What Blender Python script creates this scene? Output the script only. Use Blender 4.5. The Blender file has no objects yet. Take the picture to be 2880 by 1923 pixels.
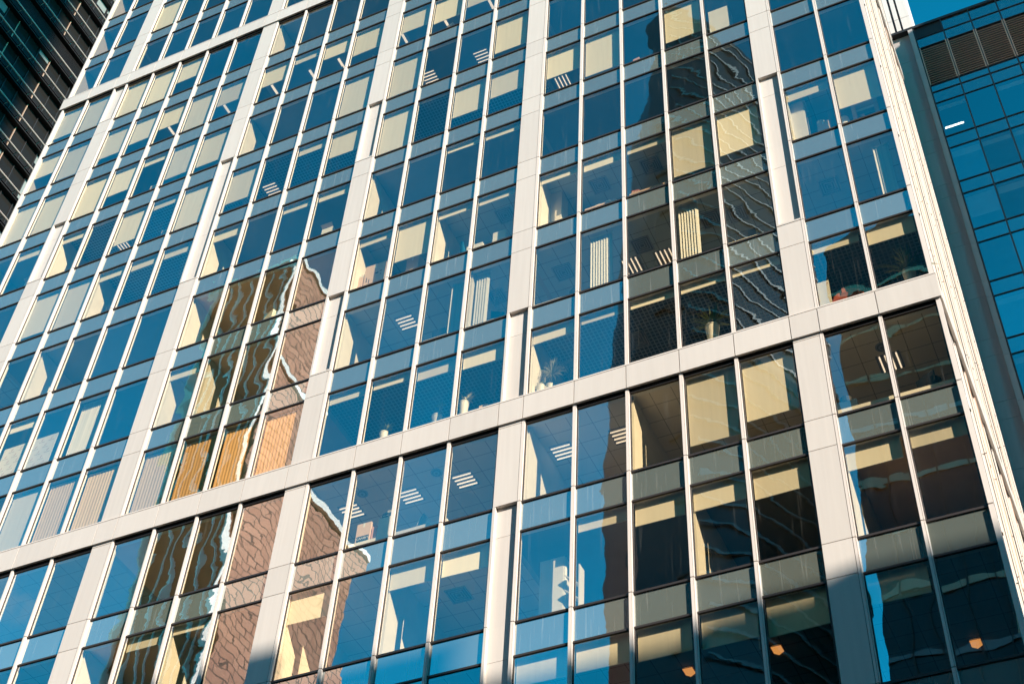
import bpy, math, random
from mathutils import Vector, Matrix
R = math.radians
scn = bpy.context.scene
COL = scn.collection
random.seed(11)

# ------------------------------------------------------------------ camera
H, W, CW, G = 3.7602, 1.5, 0.744, 30.08          # storey, window module, pilaster width, street to storey zero
cam = bpy.data.cameras.new("camera")
cam_o = bpy.data.objects.new("camera", cam); COL.objects.link(cam_o)
right, down, fwd = (Vector((0.905661, 0.421548, 0.045555)), Vector((-0.283100, 0.681180, -0.675165)), Vector((-0.315646, 0.598574, 0.736258)))
m = Matrix((right, -down, -fwd)).transposed().to_4x4()
m.translation = Vector((38.2312, -25.1399, -28.4900 + G))
cam_o.matrix_world = m
cam.sensor_fit = 'HORIZONTAL'; cam.sensor_width = 36; cam.lens = 4114.4 / 2880 * 36
cam.clip_start = 0.1; cam.clip_end = 6000
scn.camera = cam_o

# ------------------------------------------------------------------ light
SUN = Vector((1.73, -1.0, 1.0)).normalized()
EL = math.asin(SUN.z); AZ = math.atan2(SUN.x, SUN.y)
world = bpy.data.worlds.new("World"); scn.world = world
world.use_nodes = True
wn = world.node_tree.nodes; wl = world.node_tree.links
wn.clear()
sky = wn.new('ShaderNodeTexSky'); sky.sky_type = 'NISHITA'; sky.sun_disc = False
sky.sun_elevation = EL; sky.sun_rotation = AZ
sky.air_density = 1.0; sky.dust_density = 0.05; sky.ozone_density = 3.0
tint = wn.new('ShaderNodeMix'); tint.data_type = 'RGBA'; tint.blend_type = 'MULTIPLY'; tint.inputs[0].default_value = 1
tint.inputs[7].default_value = (0.02, 1.0, 1.0, 1)
bg = wn.new('ShaderNodeBackground'); bg.inputs[1].default_value = 0.098
wo = wn.new('ShaderNodeOutputWorld')
tc_ = wn.new('ShaderNodeTexCoord'); mp_ = wn.new('ShaderNodeMapping'); mp_.inputs['Scale'].default_value = (3.2, 3.2, 6.5); mp_.inputs['Location'].default_value = (0.4, 0.9, 0.2)
nz_ = wn.new('ShaderNodeTexNoise'); nz_.inputs['Scale'].default_value = 1.6; nz_.inputs['Detail'].default_value = 6; nz_.inputs['Roughness'].default_value = 0.55
c1_ = wn.new('ShaderNodeMapRange'); c1_.inputs[1].default_value = 0.52; c1_.inputs[2].default_value = 0.78
se_ = wn.new('ShaderNodeSeparateXYZ'); c2_ = wn.new('ShaderNodeMapRange'); c2_.inputs[1].default_value = 0.68; c2_.inputs[2].default_value = 0.50
cm_ = wn.new('ShaderNodeMath'); cm_.operation = 'MULTIPLY'
cl_ = wn.new('ShaderNodeMix'); cl_.data_type = 'RGBA'; cl_.inputs[7].default_value = (3.6, 4.1, 4.4, 1)
wl.new(tc_.outputs['Generated'], mp_.inputs[0]); wl.new(mp_.outputs[0], nz_.inputs['Vector']); wl.new(nz_.outputs[0], c1_.inputs[0])
wl.new(tc_.outputs['Generated'], se_.inputs[0]); wl.new(se_.outputs[2], c2_.inputs[0])
wl.new(c1_.outputs[0], cm_.inputs[0]); wl.new(c2_.outputs[0], cm_.inputs[1]); wl.new(cm_.outputs[0], cl_.inputs[0])
gr_ = wn.new('ShaderNodeMapRange'); gr_.inputs[1].default_value = 0.86; gr_.inputs[2].default_value = 0.46; gr_.inputs[3].default_value = 1.0; gr_.inputs[4].default_value = 2.4
gm_ = wn.new('ShaderNodeMix'); gm_.data_type = 'RGBA'; gm_.blend_type = 'MULTIPLY'; gm_.inputs[0].default_value = 1
wl.new(se_.outputs[2], gr_.inputs[0]); wl.new(sky.outputs[0], gm_.inputs[6]); wl.new(gr_.outputs[0], gm_.inputs[7])
wl.new(gm_.outputs[2], tint.inputs[6]); wl.new(tint.outputs[2], cl_.inputs[6]); wl.new(cl_.outputs[2], bg.inputs[0]); wl.new(bg.outputs[0], wo.inputs[0])
sl = bpy.data.lights.new("sun", 'SUN'); sl.energy = 5.0; sl.angle = R(0.53); sl.color = (1.0, 0.905, 0.79)
so = bpy.data.objects.new("sun", sl); COL.objects.link(so)
so.rotation_euler = SUN.to_track_quat('Z', 'Y').to_euler(); so.location = (90, -60, 120)
scn.view_settings.view_transform = 'Standard'; scn.view_settings.look = 'None'
scn.view_settings.exposure = 1.08; scn.view_settings.gamma = 1
scn.cycles.max_bounces = 10; scn.cycles.diffuse_bounces = 3; scn.cycles.glossy_bounces = 4
scn.cycles.transparent_max_bounces = 12; scn.cycles.transmission_bounces = 2
scn.cycles.caustics_reflective = False; scn.cycles.caustics_refractive = False
scn.cycles.use_denoising = True

# ------------------------------------------------------------------ materials
def new_mat(name):
    mt = bpy.data.materials.new(name); mt.use_nodes = True
    nt = mt.node_tree
    return mt, nt.nodes, nt.links, nt.nodes['Principled BSDF']
def node(ns, typ, **kw):
    n = ns.new(typ)
    for k, v in kw.items():
        setattr(n, k, v)
    return n
def mth(ns, ls, op, a, b=None):
    n = ns.new('ShaderNodeMath'); n.operation = op
    for i, v in enumerate((a, b)):
        if v is None: continue
        if isinstance(v, (int, float)): n.inputs[i].default_value = v
        else: ls.new(v, n.inputs[i])
    return n.outputs[0]
def plain(name, col, rough=0.6, metal=0.0, var=0.06, scale=1.5, spec=0.4):
    mt, ns, ls, b = new_mat(name)
    geo = ns.new('ShaderNodeNewGeometry')
    nz = node(ns, 'ShaderNodeTexNoise'); nz.inputs['Scale'].default_value = scale; nz.inputs['Detail'].default_value = 4
    ls.new(geo.outputs['Position'], nz.inputs['Vector'])
    mp = ns.new('ShaderNodeMapRange'); mp.inputs[1].default_value = 0.3; mp.inputs[2].default_value = 0.7
    mp.inputs[3].default_value = 1 - var; mp.inputs[4].default_value = 1 + var
    ls.new(nz.outputs[0], mp.inputs[0])
    mx = node(ns, 'ShaderNodeMix', data_type='RGBA', blend_type='MULTIPLY'); mx.inputs[0].default_value = 1
    mx.inputs[6].default_value = (*col, 1)
    ls.new(mp.outputs[0], mx.inputs[7]); ls.new(mx.outputs[2], b.inputs['Base Color'])
    b.inputs['Roughness'].default_value = rough; b.inputs['Metallic'].default_value = metal
    b.inputs['Specular IOR Level'].default_value = spec
    return mt
def panel_mat(name, col, rough=0.42, var=0.035):
    """coated metal cladding: a slight difference from panel to panel and faint rain streaks"""
    mt, ns, ls, b = new_mat(name)
    geo = ns.new('ShaderNodeNewGeometry')
    mp = ns.new('ShaderNodeMapping'); mp.inputs['Scale'].default_value = (9, 9, 0.35)
    ls.new(geo.outputs['Position'], mp.inputs[0])
    nz = ns.new('ShaderNodeTexNoise'); nz.inputs['Scale'].default_value = 1; nz.inputs['Detail'].default_value = 4
    ls.new(mp.outputs[0], nz.inputs['Vector'])
    streak = mth(ns, ls, 'MULTIPLY', mth(ns, ls, 'SUBTRACT', nz.outputs[0], 0.5), 0.17)
    oi = ns.new('ShaderNodeObjectInfo'); rr = mth(ns, ls, 'FRACT', mth(ns, ls, 'ADD', geo.outputs['Random Per Island'], oi.outputs['Random']))
    isl = mth(ns, ls, 'MULTIPLY', mth(ns, ls, 'SUBTRACT', rr, 0.5), var * 2)
    val = mth(ns, ls, 'ADD', mth(ns, ls, 'ADD', streak, isl), 1.0)
    mx = node(ns, 'ShaderNodeMix', data_type='RGBA', blend_type='MULTIPLY'); mx.inputs[0].default_value = 1
    mx.inputs[6].default_value = (*col, 1)
    ls.new(val, mx.inputs[7]); ls.new(mx.outputs[2], b.inputs['Base Color'])
    b.inputs['Roughness'].default_value = rough; b.inputs['Specular IOR Level'].default_value = 0.35
    return mt
def wavy(ns, ls, a_low, a_high, tilt):
    """normal of slightly bowed, roller-waved float glass, different in every pane"""
    geo = ns.new('ShaderNodeNewGeometry'); oi = ns.new('ShaderNodeObjectInfo')
    rnd = mth(ns, ls, 'FRACT', mth(ns, ls, 'ADD', geo.outputs['Random Per Island'], oi.outputs['Random']))
    hs = []
    for sc, amp, seed in (((0.75, 0.75, 0.6), a_low, 41.0), ((2.2, 2.2, 4.6), a_high, 17.0)):
        mp = ns.new('ShaderNodeMapping'); mp.inputs['Scale'].default_value = sc
        ls.new(geo.outputs['Position'], mp.inputs[0])
        nz = node(ns, 'ShaderNodeTexNoise', noise_dimensions='4D'); nz.inputs['Scale'].default_value = 1
        nz.inputs['Detail'].default_value = 1.0
        ls.new(mp.outputs[0], nz.inputs['Vector']); ls.new(mth(ns, ls, 'MULTIPLY', rnd, seed), nz.inputs['W'])
        hs.append(mth(ns, ls, 'MULTIPLY', nz.outputs[0], amp))
    sep = ns.new('ShaderNodeSeparateXYZ'); ls.new(geo.outputs['Position'], sep.inputs[0])
    r2 = mth(ns, ls, 'FRACT', mth(ns, ls, 'MULTIPLY', rnd, 13.7))
    tx = mth(ns, ls, 'MULTIPLY', mth(ns, ls, 'SUBTRACT', rnd, 0.5), tilt)
    tz = mth(ns, ls, 'MULTIPLY', mth(ns, ls, 'SUBTRACT', r2, 0.5), tilt)
    t = mth(ns, ls, 'ADD', mth(ns, ls, 'MULTIPLY', sep.outputs[0], tx), mth(ns, ls, 'MULTIPLY', sep.outputs[2], tz))
    h = mth(ns, ls, 'ADD', mth(ns, ls, 'ADD', hs[0], hs[1]), t)
    bp = ns.new('ShaderNodeBump'); bp.inputs['Strength'].default_value = 1; bp.inputs['Distance'].default_value = 1
    ls.new(h, bp.inputs['Height'])
    return bp.outputs[0], rnd
def refl(ns, ls, base, gain):
    lw = ns.new('ShaderNodeLayerWeight'); lw.inputs[0].default_value = 0.5
    return mth(ns, ls, 'ADD', mth(ns, ls, 'MULTIPLY', mth(ns, ls, 'POWER', lw.outputs['Facing'], 4.0), gain), base)
def streaks(ns, ls, lo, hi):
    geo = ns.new('ShaderNodeNewGeometry')
    mp = ns.new('ShaderNodeMapping'); mp.inputs['Scale'].default_value = (17, 17, 0.55)
    ls.new(geo.outputs['Position'], mp.inputs[0])
    nz = ns.new('ShaderNodeTexNoise'); nz.inputs['Scale'].default_value = 1; nz.inputs['Detail'].default_value = 3
    ls.new(mp.outputs[0], nz.inputs['Vector'])
    m2 = ns.new('ShaderNodeMapRange'); m2.inputs[1].default_value = lo; m2.inputs[2].default_value = hi
    ls.new(nz.outputs[0], m2.inputs[0])
    return m2.outputs[0]
def glass_mat(name, tcol, base=0.315, gain=0.8, a_low=0.0064, a_high=0.00022, tilt=0.005, dirt=0.06):
    mt, ns, ls, b = new_mat(name); ns.remove(b)
    nrm, rnd = wavy(ns, ls, a_low, a_high, tilt)
    tr = ns.new('ShaderNodeBsdfTransparent'); tr.inputs[0].default_value = (*tcol, 1)
    gl = ns.new('ShaderNodeBsdfGlossy'); gl.inputs['Roughness'].default_value = 0.0
    gl.inputs['Color'].default_value = (0.95, 0.98, 1.0, 1); ls.new(nrm, gl.inputs['Normal'])
    mx = ns.new('ShaderNodeMixShader'); ls.new(mth(ns, ls, 'MULTIPLY', refl(ns, ls, base, gain), mth(ns, ls, 'ADD', mth(ns, ls, 'MULTIPLY', mth(ns, ls, 'FRACT', mth(ns, ls, 'MULTIPLY', rnd, 7.31)), 0.42), 0.72)), mx.inputs[0])
    ls.new(tr.outputs[0], mx.inputs[1]); ls.new(gl.outputs[0], mx.inputs[2])
    df = ns.new('ShaderNodeBsdfDiffuse'); df.inputs[0].default_value = (0.6, 0.58, 0.52, 1)
    m2 = ns.new('ShaderNodeMixShader')
    ls.new(mth(ns, ls, 'MULTIPLY', streaks(ns, ls, 0.62, 0.80), dirt), m2.inputs[0])
    ls.new(mx.outputs[0], m2.inputs[1]); ls.new(df.outputs[0], m2.inputs[2])
    ls.new(m2.outputs[0], ns['Material Output'].inputs[0])
    return mt
def opaque_glass(name, col, base=0.25, gain=0.7, a_low=0.0065, a_high=0.00036, tilt=0.006, dirt=0.10):
    """coated glass with an opaque panel right behind it"""
    mt, ns, ls, b = new_mat(name)
    nrm, rnd = wavy(ns, ls, a_low, a_high, tilt)
    b.inputs['Roughness'].default_value = 0.8; b.inputs['Specular IOR Level'].default_value = 0
    v = mth(ns, ls, 'ADD', mth(ns, ls, 'MULTIPLY', rnd, 0.22), 0.89)
    cm = node(ns, 'ShaderNodeMix', data_type='RGBA', blend_type='MULTIPLY'); cm.inputs[0].default_value = 1
    cm.inputs[6].default_value = (*col, 1); ls.new(v, cm.inputs[7])
    dm = node(ns, 'ShaderNodeMix', data_type='RGBA'); dm.inputs[7].default_value = (0.55, 0.53, 0.48, 1)
    ls.new(mth(ns, ls, 'MULTIPLY', streaks(ns, ls, 0.60, 0.78), dirt * 3), dm.inputs[0])
    ls.new(cm.outputs[2], dm.inputs[6]); ls.new(dm.outputs[2], b.inputs['Base Color'])
    gl = ns.new('ShaderNodeBsdfGlossy'); gl.inputs['Roughness'].default_value = 0.0
    gl.inputs['Color'].default_value = (0.95, 0.98, 1.0, 1); ls.new(nrm, gl.inputs['Normal'])
    mx = ns.new('ShaderNodeMixShader'); ls.new(refl(ns, ls, base, gain), mx.inputs[0])
    ls.new(b.outputs[0], mx.inputs[1]); ls.new(gl.outputs[0], mx.inputs[2])
    ls.new(mx.outputs[0], ns['Material Output'].inputs[0])
    return mt
def grid_mat(name, cell, line, pitch, width, rough=0.8):
    """rectangular grid of lines in the horizontal plane (ceiling tiles, open-cell ceilings)"""
    mt, ns, ls, b = new_mat(name)
    geo = ns.new('ShaderNodeNewGeometry'); sep = ns.new('ShaderNodeSeparateXYZ'); ls.new(geo.outputs['Position'], sep.inputs[0])
    a = []
    for i in (0, 1):
        f = mth(ns, ls, 'FRACT', mth(ns, ls, 'DIVIDE', mth(ns, ls, 'ADD', sep.outputs[i], 100.03), pitch))
        a.append(mth(ns, ls, 'LESS_THAN', f, width / pitch))
    mask = mth(ns, ls, 'MAXIMUM', a[0], a[1])
    mx = node(ns, 'ShaderNodeMix', data_type='RGBA'); mx.inputs[6].default_value = (*cell, 1); mx.inputs[7].default_value = (*line, 1)
    ls.new(mask, mx.inputs[0]); ls.new(mx.outputs[2], b.inputs['Base Color']); b.inputs['Roughness'].default_value = rough
    return mt
def brick_mat(name, c1, c2, mortar, w, h, msz=0.07, off=0.5, axis='x'):
    mt, ns, ls, b = new_mat(name)
    geo = ns.new('ShaderNodeNewGeometry'); sep = ns.new('ShaderNodeSeparateXYZ'); ls.new(geo.outputs['Position'], sep.inputs[0])
    cmb = ns.new('ShaderNodeCombineXYZ')
    ls.new(mth(ns, ls, 'ADD', sep.outputs[0], sep.outputs[1]), cmb.inputs[0]); ls.new(sep.outputs[2], cmb.inputs[1])
    br = ns.new('ShaderNodeTexBrick'); br.offset = off
    br.inputs['Scale'].default_value = 1; br.inputs['Brick Width'].default_value = w; br.inputs['Row Height'].default_value = h
    br.inputs['Mortar Size'].default_value = msz; br.inputs['Mortar Smooth'].default_value = 0.1
    br.inputs['Color1'].default_value = (*c1, 1); br.inputs['Color2'].default_value = (*c2, 1); br.inputs['Mortar'].default_value = (*mortar, 1)
    ls.new(cmb.outputs[0], br.inputs['Vector']); ls.new(br.outputs[0], b.inputs['Base Color'])
    b.inputs['Roughness'].default_value = 0.8
    return mt
def emit_mat(name, col, strength):
    mt, ns, ls, b = new_mat(name)
    b.inputs['Base Color'].default_value = (*col, 1); b.inputs['Emission Color'].default_value = (*col, 1)
    b.inputs['Emission Strength'].default_value = strength
    return mt
def cloth_mat(name, c1, c2, sx):
    mt, ns, ls, b = new_mat(name)
    geo = ns.new('ShaderNodeNewGeometry'); mp = ns.new('ShaderNodeMapping'); mp.inputs['Scale'].default_value = (sx, sx, 0.12)
    ls.new(geo.outputs['Position'], mp.inputs[0])
    nz = ns.new('ShaderNodeTexNoise'); nz.inputs['Scale'].default_value = 1; nz.inputs['Detail'].default_value = 5
    ls.new(mp.outputs[0], nz.inputs['Vector'])
    m2 = ns.new('ShaderNodeMapRange'); m2.inputs[1].default_value = 0.35; m2.inputs[2].default_value = 0.65; ls.new(nz.outputs[0], m2.inputs[0])
    mx = node(ns, 'ShaderNodeMix', data_type='RGBA'); mx.inputs[6].default_value = (*c1, 1); mx.inputs[7].default_value = (*c2, 1)
    ls.new(m2.outputs[0], mx.inputs[0]); ls.new(mx.outputs[2], b.inputs['Base Color']); b.inputs['Roughness'].default_value = 0.9
    return mt

M = dict(
    panel=panel_mat('beige_panel', (0.585, 0.53, 0.48)),
    fin=panel_mat('white_fin', (0.66, 0.59, 0.535), 0.38, 0.02),
    inner=plain('white_inner_frame', (0.82, 0.80, 0.75), 0.6),
    dark=plain('dark_gasket', (0.035, 0.028, 0.026), 0.5),
    glass=glass_mat('tinted_glass', (1.0, 0.905, 0.71)),
    spandrel=opaque_glass('spandrel_glass', (0.155, 0.17, 0.14), 0.36),
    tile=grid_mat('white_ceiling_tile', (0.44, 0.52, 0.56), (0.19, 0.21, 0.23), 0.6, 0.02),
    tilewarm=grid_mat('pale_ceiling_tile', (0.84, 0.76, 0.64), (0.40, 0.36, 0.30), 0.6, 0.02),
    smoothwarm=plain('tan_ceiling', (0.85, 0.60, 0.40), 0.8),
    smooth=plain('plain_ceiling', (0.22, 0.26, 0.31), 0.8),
    cells=grid_mat('open_cell_ceiling', (0.045, 0.06, 0.075), (0.31, 0.33, 0.35), 0.125, 0.036),
    slab=plain('slab_concrete', (0.42, 0.41, 0.39), 0.85),
    carpet=plain('office_carpet', (0.14, 0.12, 0.105), 0.95),
    palefloor=plain('pale_office_floor', (0.40, 0.38, 0.35), 0.7),
    wall=plain('white_wall', (0.80, 0.78, 0.72), 0.7),
    core=plain('core_wall', (0.22, 0.21, 0.21), 0.8),
    blind=panel_mat('cream_blind', (0.93, 0.90, 0.80), 0.8, 0.12),
    rail=plain('white_plastic', (0.82, 0.82, 0.80), 0.4),
    curtain=cloth_mat('striped_curtain', (0.84, 0.68, 0.49), (0.70, 0.54, 0.37), 34),
    warmtint_curtain=cloth_mat('curtain_painted_warm', (0.88, 0.56, 0.28), (0.74, 0.43, 0.19), 34),  # striped curtain fabric again; warm look through unreflecting glass painted into the colour
    vblind=cloth_mat('slatted_blind', (0.84, 0.85, 0.83), (0.66, 0.70, 0.72), 9),
    tube=emit_mat('lit_tube', (1.0, 0.86, 0.72), 0.62),
    lamp=emit_mat('bright_lamp', (1.0, 0.93, 0.85), 4.0),
    warm=emit_mat('warm_lamp', (1.0, 0.45, 0.14), 0.42),
    housing=plain('light_housing', (0.30, 0.31, 0.33), 0.35, 0.6),
    ventd=plain('vent_dark', (0.17, 0.18, 0.19), 0.6),
    card=plain('cardboard', (0.74, 0.56, 0.45), 0.85, 0, 0.05, 6),
    pink=plain('pink_card', (0.80, 0.45, 0.36), 0.85),
    white=plain('white_paint', (0.84, 0.83, 0.79), 0.45),
    paper=plain('paper', (0.84, 0.84, 0.80), 0.8),
    navy=plain('navy_plastic', (0.03, 0.06, 0.10), 0.5),
    black=plain('black_plastic', (0.02, 0.022, 0.025), 0.45),
    blue=plain('blue_bag', (0.02, 0.20, 0.42), 0.5),
    red=plain('terracotta_cloth', (0.48, 0.11, 0.08), 0.9, 0, 0.12, 9),
    redbook=plain('red_card', (0.62, 0.16, 0.14), 0.7),
    leaf=plain('leaf', (0.20, 0.24, 0.11), 0.6, 0, 0.3, 12),
    dryleaf=plain('pale_leaf', (0.52, 0.52, 0.38), 0.6, 0, 0.25, 12),
    soil=plain('soil', (0.05, 0.04, 0.03), 0.9),
    ink=plain('dark_ink', (0.03, 0.05, 0.08), 0.7),
    greyink=plain('grey_ink', (0.35, 0.36, 0.38), 0.7),
    pinkink=plain('rose_ink', (0.55, 0.33, 0.33), 0.7),
    wingglass=glass_mat('blue_glass', (0.40, 0.46, 0.46), 0.33, 0.5, 0.003, 0.0001, 0.012, 0.0),
    wingsp=opaque_glass('blue_spandrel_glass', (0.02, 0.05, 0.06), 0.31, 0.5, 0.003, 0.0001, 0.014, 0.0),
    teal=plain('pale_blind', (0.55, 0.62, 0.58), 0.8),
    wingframe=plain('dark_bronze_frame', (0.035, 0.032, 0.032), 0.45, 0.3),
    slat=plain('grey_brown_slat', (0.58, 0.36, 0.25), 0.5, 0.3),
    greypanel=panel_mat('grey_panel', (0.44, 0.385, 0.36), 0.3),
    pipe=plain('steel_pipe', (0.42, 0.33, 0.28), 0.4, 0.2),
    dglass=opaque_glass('dark_bronze_glass', (0.014, 0.013, 0.012), 0.012, 0.10, 0.003, 0.0002, 0.004, 0.0),
    dpale=opaque_glass('pale_shaded_glass', (0.20, 0.215, 0.20), 0.02, 0.10, 0.003, 0.0002, 0.004, 0.02),
    bronze=plain('bronze_panel', (0.014, 0.010, 0.008), 0.5, 0.2),
    brown=brick_mat('brown_cladding', (0.17, 0.055, 0.016), (0.15, 0.05, 0.014), (0.06, 0.025, 0.01), 2.6, 3.4, 0.06, 0.0),
    brick=brick_mat('rose_stone', (0.56, 0.28, 0.19), (0.42, 0.20, 0.135), (0.10, 0.055, 0.04), 1.6, 1.05, 0.08),
    trim=plain('white_trim', (0.80, 0.80, 0.78), 0.5),
    tower=plain('dark_tower_glass', (0.022, 0.030, 0.034), 0.25, 0.0, 0.3, 0.05),
    towerband=plain('pale_floor_band', (0.20, 0.235, 0.255), 0.5),
    concrete=plain('grey_concrete', (0.20, 0.19, 0.18), 0.85),
    asphalt=plain('asphalt', (0.05, 0.05, 0.052), 0.9, 0, 0.15, 3),
    paving=plain('paving', (0.16, 0.155, 0.15), 0.9, 0, 0.1, 2),
)

# ------------------------------------------------------------------ mesh helpers
class MB:
    """collects boxes, quads and tubes and links them as one mesh object"""
    def __init__(s): s.v = []; s.f = []; s.mi = []; s.mats = []
    def mat(s, k):
        if k not in s.mats: s.mats.append(k)
        return s.mats.index(k)
    def add(s, vs, fs, k):
        o = len(s.v); i = s.mat(k)
        s.v += [tuple(p) for p in vs]
        for f in fs:
            s.f.append([o + q for q in f]); s.mi.append(i)
    def box(s, x0, x1, y0, y1, z0, z1, k, faces=None):
        vs = [(x, y, z) for x in (x0, x1) for y in (y0, y1) for z in (z0, z1)]
        fs = [(0, 1, 3, 2), (4, 6, 7, 5), (0, 4, 5, 1), (2, 3, 7, 6), (0, 2, 6, 4), (1, 5, 7, 3)]
        s.add(vs, fs, k); return s
    def quad(s, a, b, c, d, k): s.add((a, b, c, d), [(0, 1, 2, 3)], k); return s
    def prism(s, poly, z0, z1, k, poly_top=None, ktop=None):
        n = len(poly); pt = poly_top or poly
        vs = [(p[0], p[1], z0) for p in poly] + [(p[0], p[1], z1) for p in pt]
        s.add(vs, [(i, (i + 1) % n, n + (i + 1) % n, n + i) for i in range(n)], k)
        s.add(vs, [tuple(range(n))[::-1], tuple(range(n, 2 * n))], ktop or k); return s
    def tube(s, a, b, r0, k, r1=None, n=10, caps=True):
        a, b = Vector(a), Vector(b); r1 = r0 if r1 is None else r1
        d = (b - a).normalized(); u = d.orthogonal().normalized(); w = d.cross(u)
        vs = [a + (u * math.cos(2 * math.pi * i / n) + w * math.sin(2 * math.pi * i / n)) * r0 for i in range(n)]
        vs += [b + (u * math.cos(2 * math.pi * i / n) + w * math.sin(2 * math.pi * i / n)) * r1 for i in range(n)]
        fs = [(i, (i + 1) % n, n + (i + 1) % n, n + i) for i in range(n)]
        if caps: fs += [tuple(range(n))[::-1], tuple(range(n, 2 * n))]
        s.add(vs, fs, k); return s
    def build(s, name, parent=None, loc=None):
        me = bpy.data.meshes.new(name); me.from_pydata(s.v, [], s.f)
        for k in s.mats: me.materials.append(M[k])
        me.polygons.foreach_set('material_index', s.mi); me.update()
        o = bpy.data.objects.new(name, me); COL.objects.link(o)
        if parent: o.parent = parent
        if loc: o.location = loc
        return o
def tag(o, label=None, cat=None, group=None, kind=None):
    for k, v in (('label', label), ('category', cat), ('group', group), ('kind', kind)):
        if v: o[k] = v
    return o
def empty(name, loc, label, cat, group=None):
    o = bpy.data.objects.new(name, None); COL.objects.link(o); o.location = loc
    o.empty_display_size = 0.2
    return tag(o, label, cat, group)

# ------------------------------------------------------------------ facade grid
PIL = (2, 7.5, 12, 16.5, 22)                      # pilasters start at these stations
def X(u):
    n = sum(u >= t + 0.5 for t in PIL)
    return (u - 0.5 * n) * W + n * CW
BAYS = ((0, 2), (2.5, 5), (8, 4), (12.5, 4), (17, 5), (22.5, 2))
PANES = [u + i for u, n in BAYS for i in range(n)]
BAYOF = [b for b, (u, n) in enumerate(BAYS) for i in range(n)]
XR = X(24.5)
SP = 0.97                                          # spandrel height
def Z(k): return G + k * H
KLO, KHI = -5, 13
BANDS = (0, 8)
ORD = ('first', 'second', 'third', 'fourth', 'fifth', 'sixth')
def where(i, k):
    b = BAYOF[i]; j = int(PANES[i] - BAYS[b][0])
    a = ORD[j] + ' pane from left corner' if b == 0 else ORD[j] + ' pane right of ' + ORD[b - 1] + ' pilaster'
    if k >= 8: f = ('just', 'second floor', 'third floor', 'fourth floor', 'fifth floor', 'sixth floor')[k - 8] + ' above upper band'
    elif k >= 4: f = ('just', 'second floor', 'third floor', 'fourth floor')[7 - k] + ' below upper band'
    elif k >= 0: f = ('just', 'second floor', 'third floor', 'fourth floor')[k] + ' above lower band'
    else: f = ('just', 'second floor', 'third floor', 'fourth floor', 'fifth floor')[-1 - k] + ' below lower band'
    return a + ', ' + f

def floor_words(k): return where(0, k).split(', ')[1]

# projected size of a pane, used only to choose which panes are built as parts of their own
def px(p):
    d = Vector(p) - m.translation
    zz = d.dot(fwd)
    if zz < 1: return None
    return (0.5 + cam.lens / 36 * d.dot(right) / zz, 0.5 * 683 / 1024 + cam.lens / 36 * d.dot(down) / zz)
def seen_area(i, z0, z1):
    x0 = X(PANES[i])
    q = [px((a, 0.09, b)) for a, b in ((x0, z0), (x0 + W, z0), (x0 + W, z1), (x0, z1))]
    if any(p is None for p in q): return 0
    c = (sum(p[0] for p in q) / 4, sum(p[1] for p in q) / 4)
    if not (-0.02 < c[0] < 1.02 and -0.03 < c[1] < 0.70): return 0
    return abs(sum(q[j][0] * q[(j + 1) % 4][1] - q[(j + 1) % 4][0] * q[j][1] for j in range(4)))

# ------------------------------------------------------------------ ground
g = MB(); g.box(-700, 700, -700, 700, -0.4, 0, 'asphalt'); tag(g.build('road'), kind='structure')
g = MB(); g.box(-30, 60, -9, 60, 0.004, 0.13, 'paving'); tag(g.build('pavement'), kind='structure')
g = MB(); g.box(-120, 130, -110, -42, 0.004, 0.13, 'paving'); tag(g.build('far_pavement'), kind='structure')

# ------------------------------------------------------------------ the office tower
tower = empty('office_tower', (XR / 2, 7, 0), 'beige and glass office tower with white fins and two beige bands', 'office building')
TP = tower
def part(mb, name, parent=None):
    o = mb.build(name)
    p = parent or TP
    o.parent = p
    off = Vector((0, 0, 0)); q = p
    while q: off += q.location; q = q.parent
    o.location = -off if p is TP or True else o.location
    return o
def frame_bars(mb, x0, x1, z0, z1):
    for a, b, c, d in ((x0, x1, z0 - 0.03, z0 + 0.03), (x0, x1, z1 - 0.03, z1 + 0.025)):
        mb.box(a, b, 0.055, 0.118, c, d, 'dark')
    mb.box(x0, x0 + 0.03, 0.07, 0.117, z0 + 0.03, z1 - 0.03, 'dark')
    mb.box(x1 - 0.03, x1, 0.07, 0.117, z0 + 0.03, z1 - 0.03, 'dark')
def pane_x(i):
    b = BAYOF[i]; x0 = X(PANES[i]); last = PANES[i] + 1 == BAYS[b][0] + BAYS[b][1]
    return x0 + 0.045, x0 + W - (0.012 if last else 0.045)
win = []; spn = []
for k in range(KLO, KHI + 1):
    for i in range(22):
        if k >= 11 and i < 2: continue
        win.append((seen_area(i, Z(k), Z(k + 1) - SP), i, k))
        if k not in BANDS: spn.append((seen_area(i, Z(k) - SP, Z(k)), i, k))
win.sort(reverse=True); spn.sort(reverse=True)
rest_f, rest_g = MB(), MB()
for n, (a, i, k) in enumerate(win):
    x0, x1 = pane_x(i); z0, z1 = Z(k), Z(k + 1) - SP
    f = MB() if n < 100 else rest_f
    frame_bars(f, x0, x1, z0, z1)
    p = MB() if n < 100 else rest_f
    p.quad((x0, 0.09, z0), (x1, 0.09, z0), (x1, 0.09, z1), (x0, 0.09, z1), 'glass')
    if n < 100:
        fo = part(f, 'window'); po = part(p, 'glass_pane', fo); po.location = (0, 0, 0)
ro = part(rest_f, 'window'); ro['kind'] = 'stuff'
rest = MB()
for n, (a, i, k) in enumerate(spn):
    x0, x1 = pane_x(i); z0, z1 = Z(k) - SP + 0.025, Z(k) - 0.03
    f = MB() if n < 100 else rest
    f.quad((x0, 0.092, z0), (x1, 0.092, z0), (x1, 0.092, z1), (x0, 0.092, z1), 'spandrel')
    if n < 100: part(f, 'spandrel_panel')
ro = part(rest, 'spandrel_panel'); ro['kind'] = 'stuff'

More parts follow.
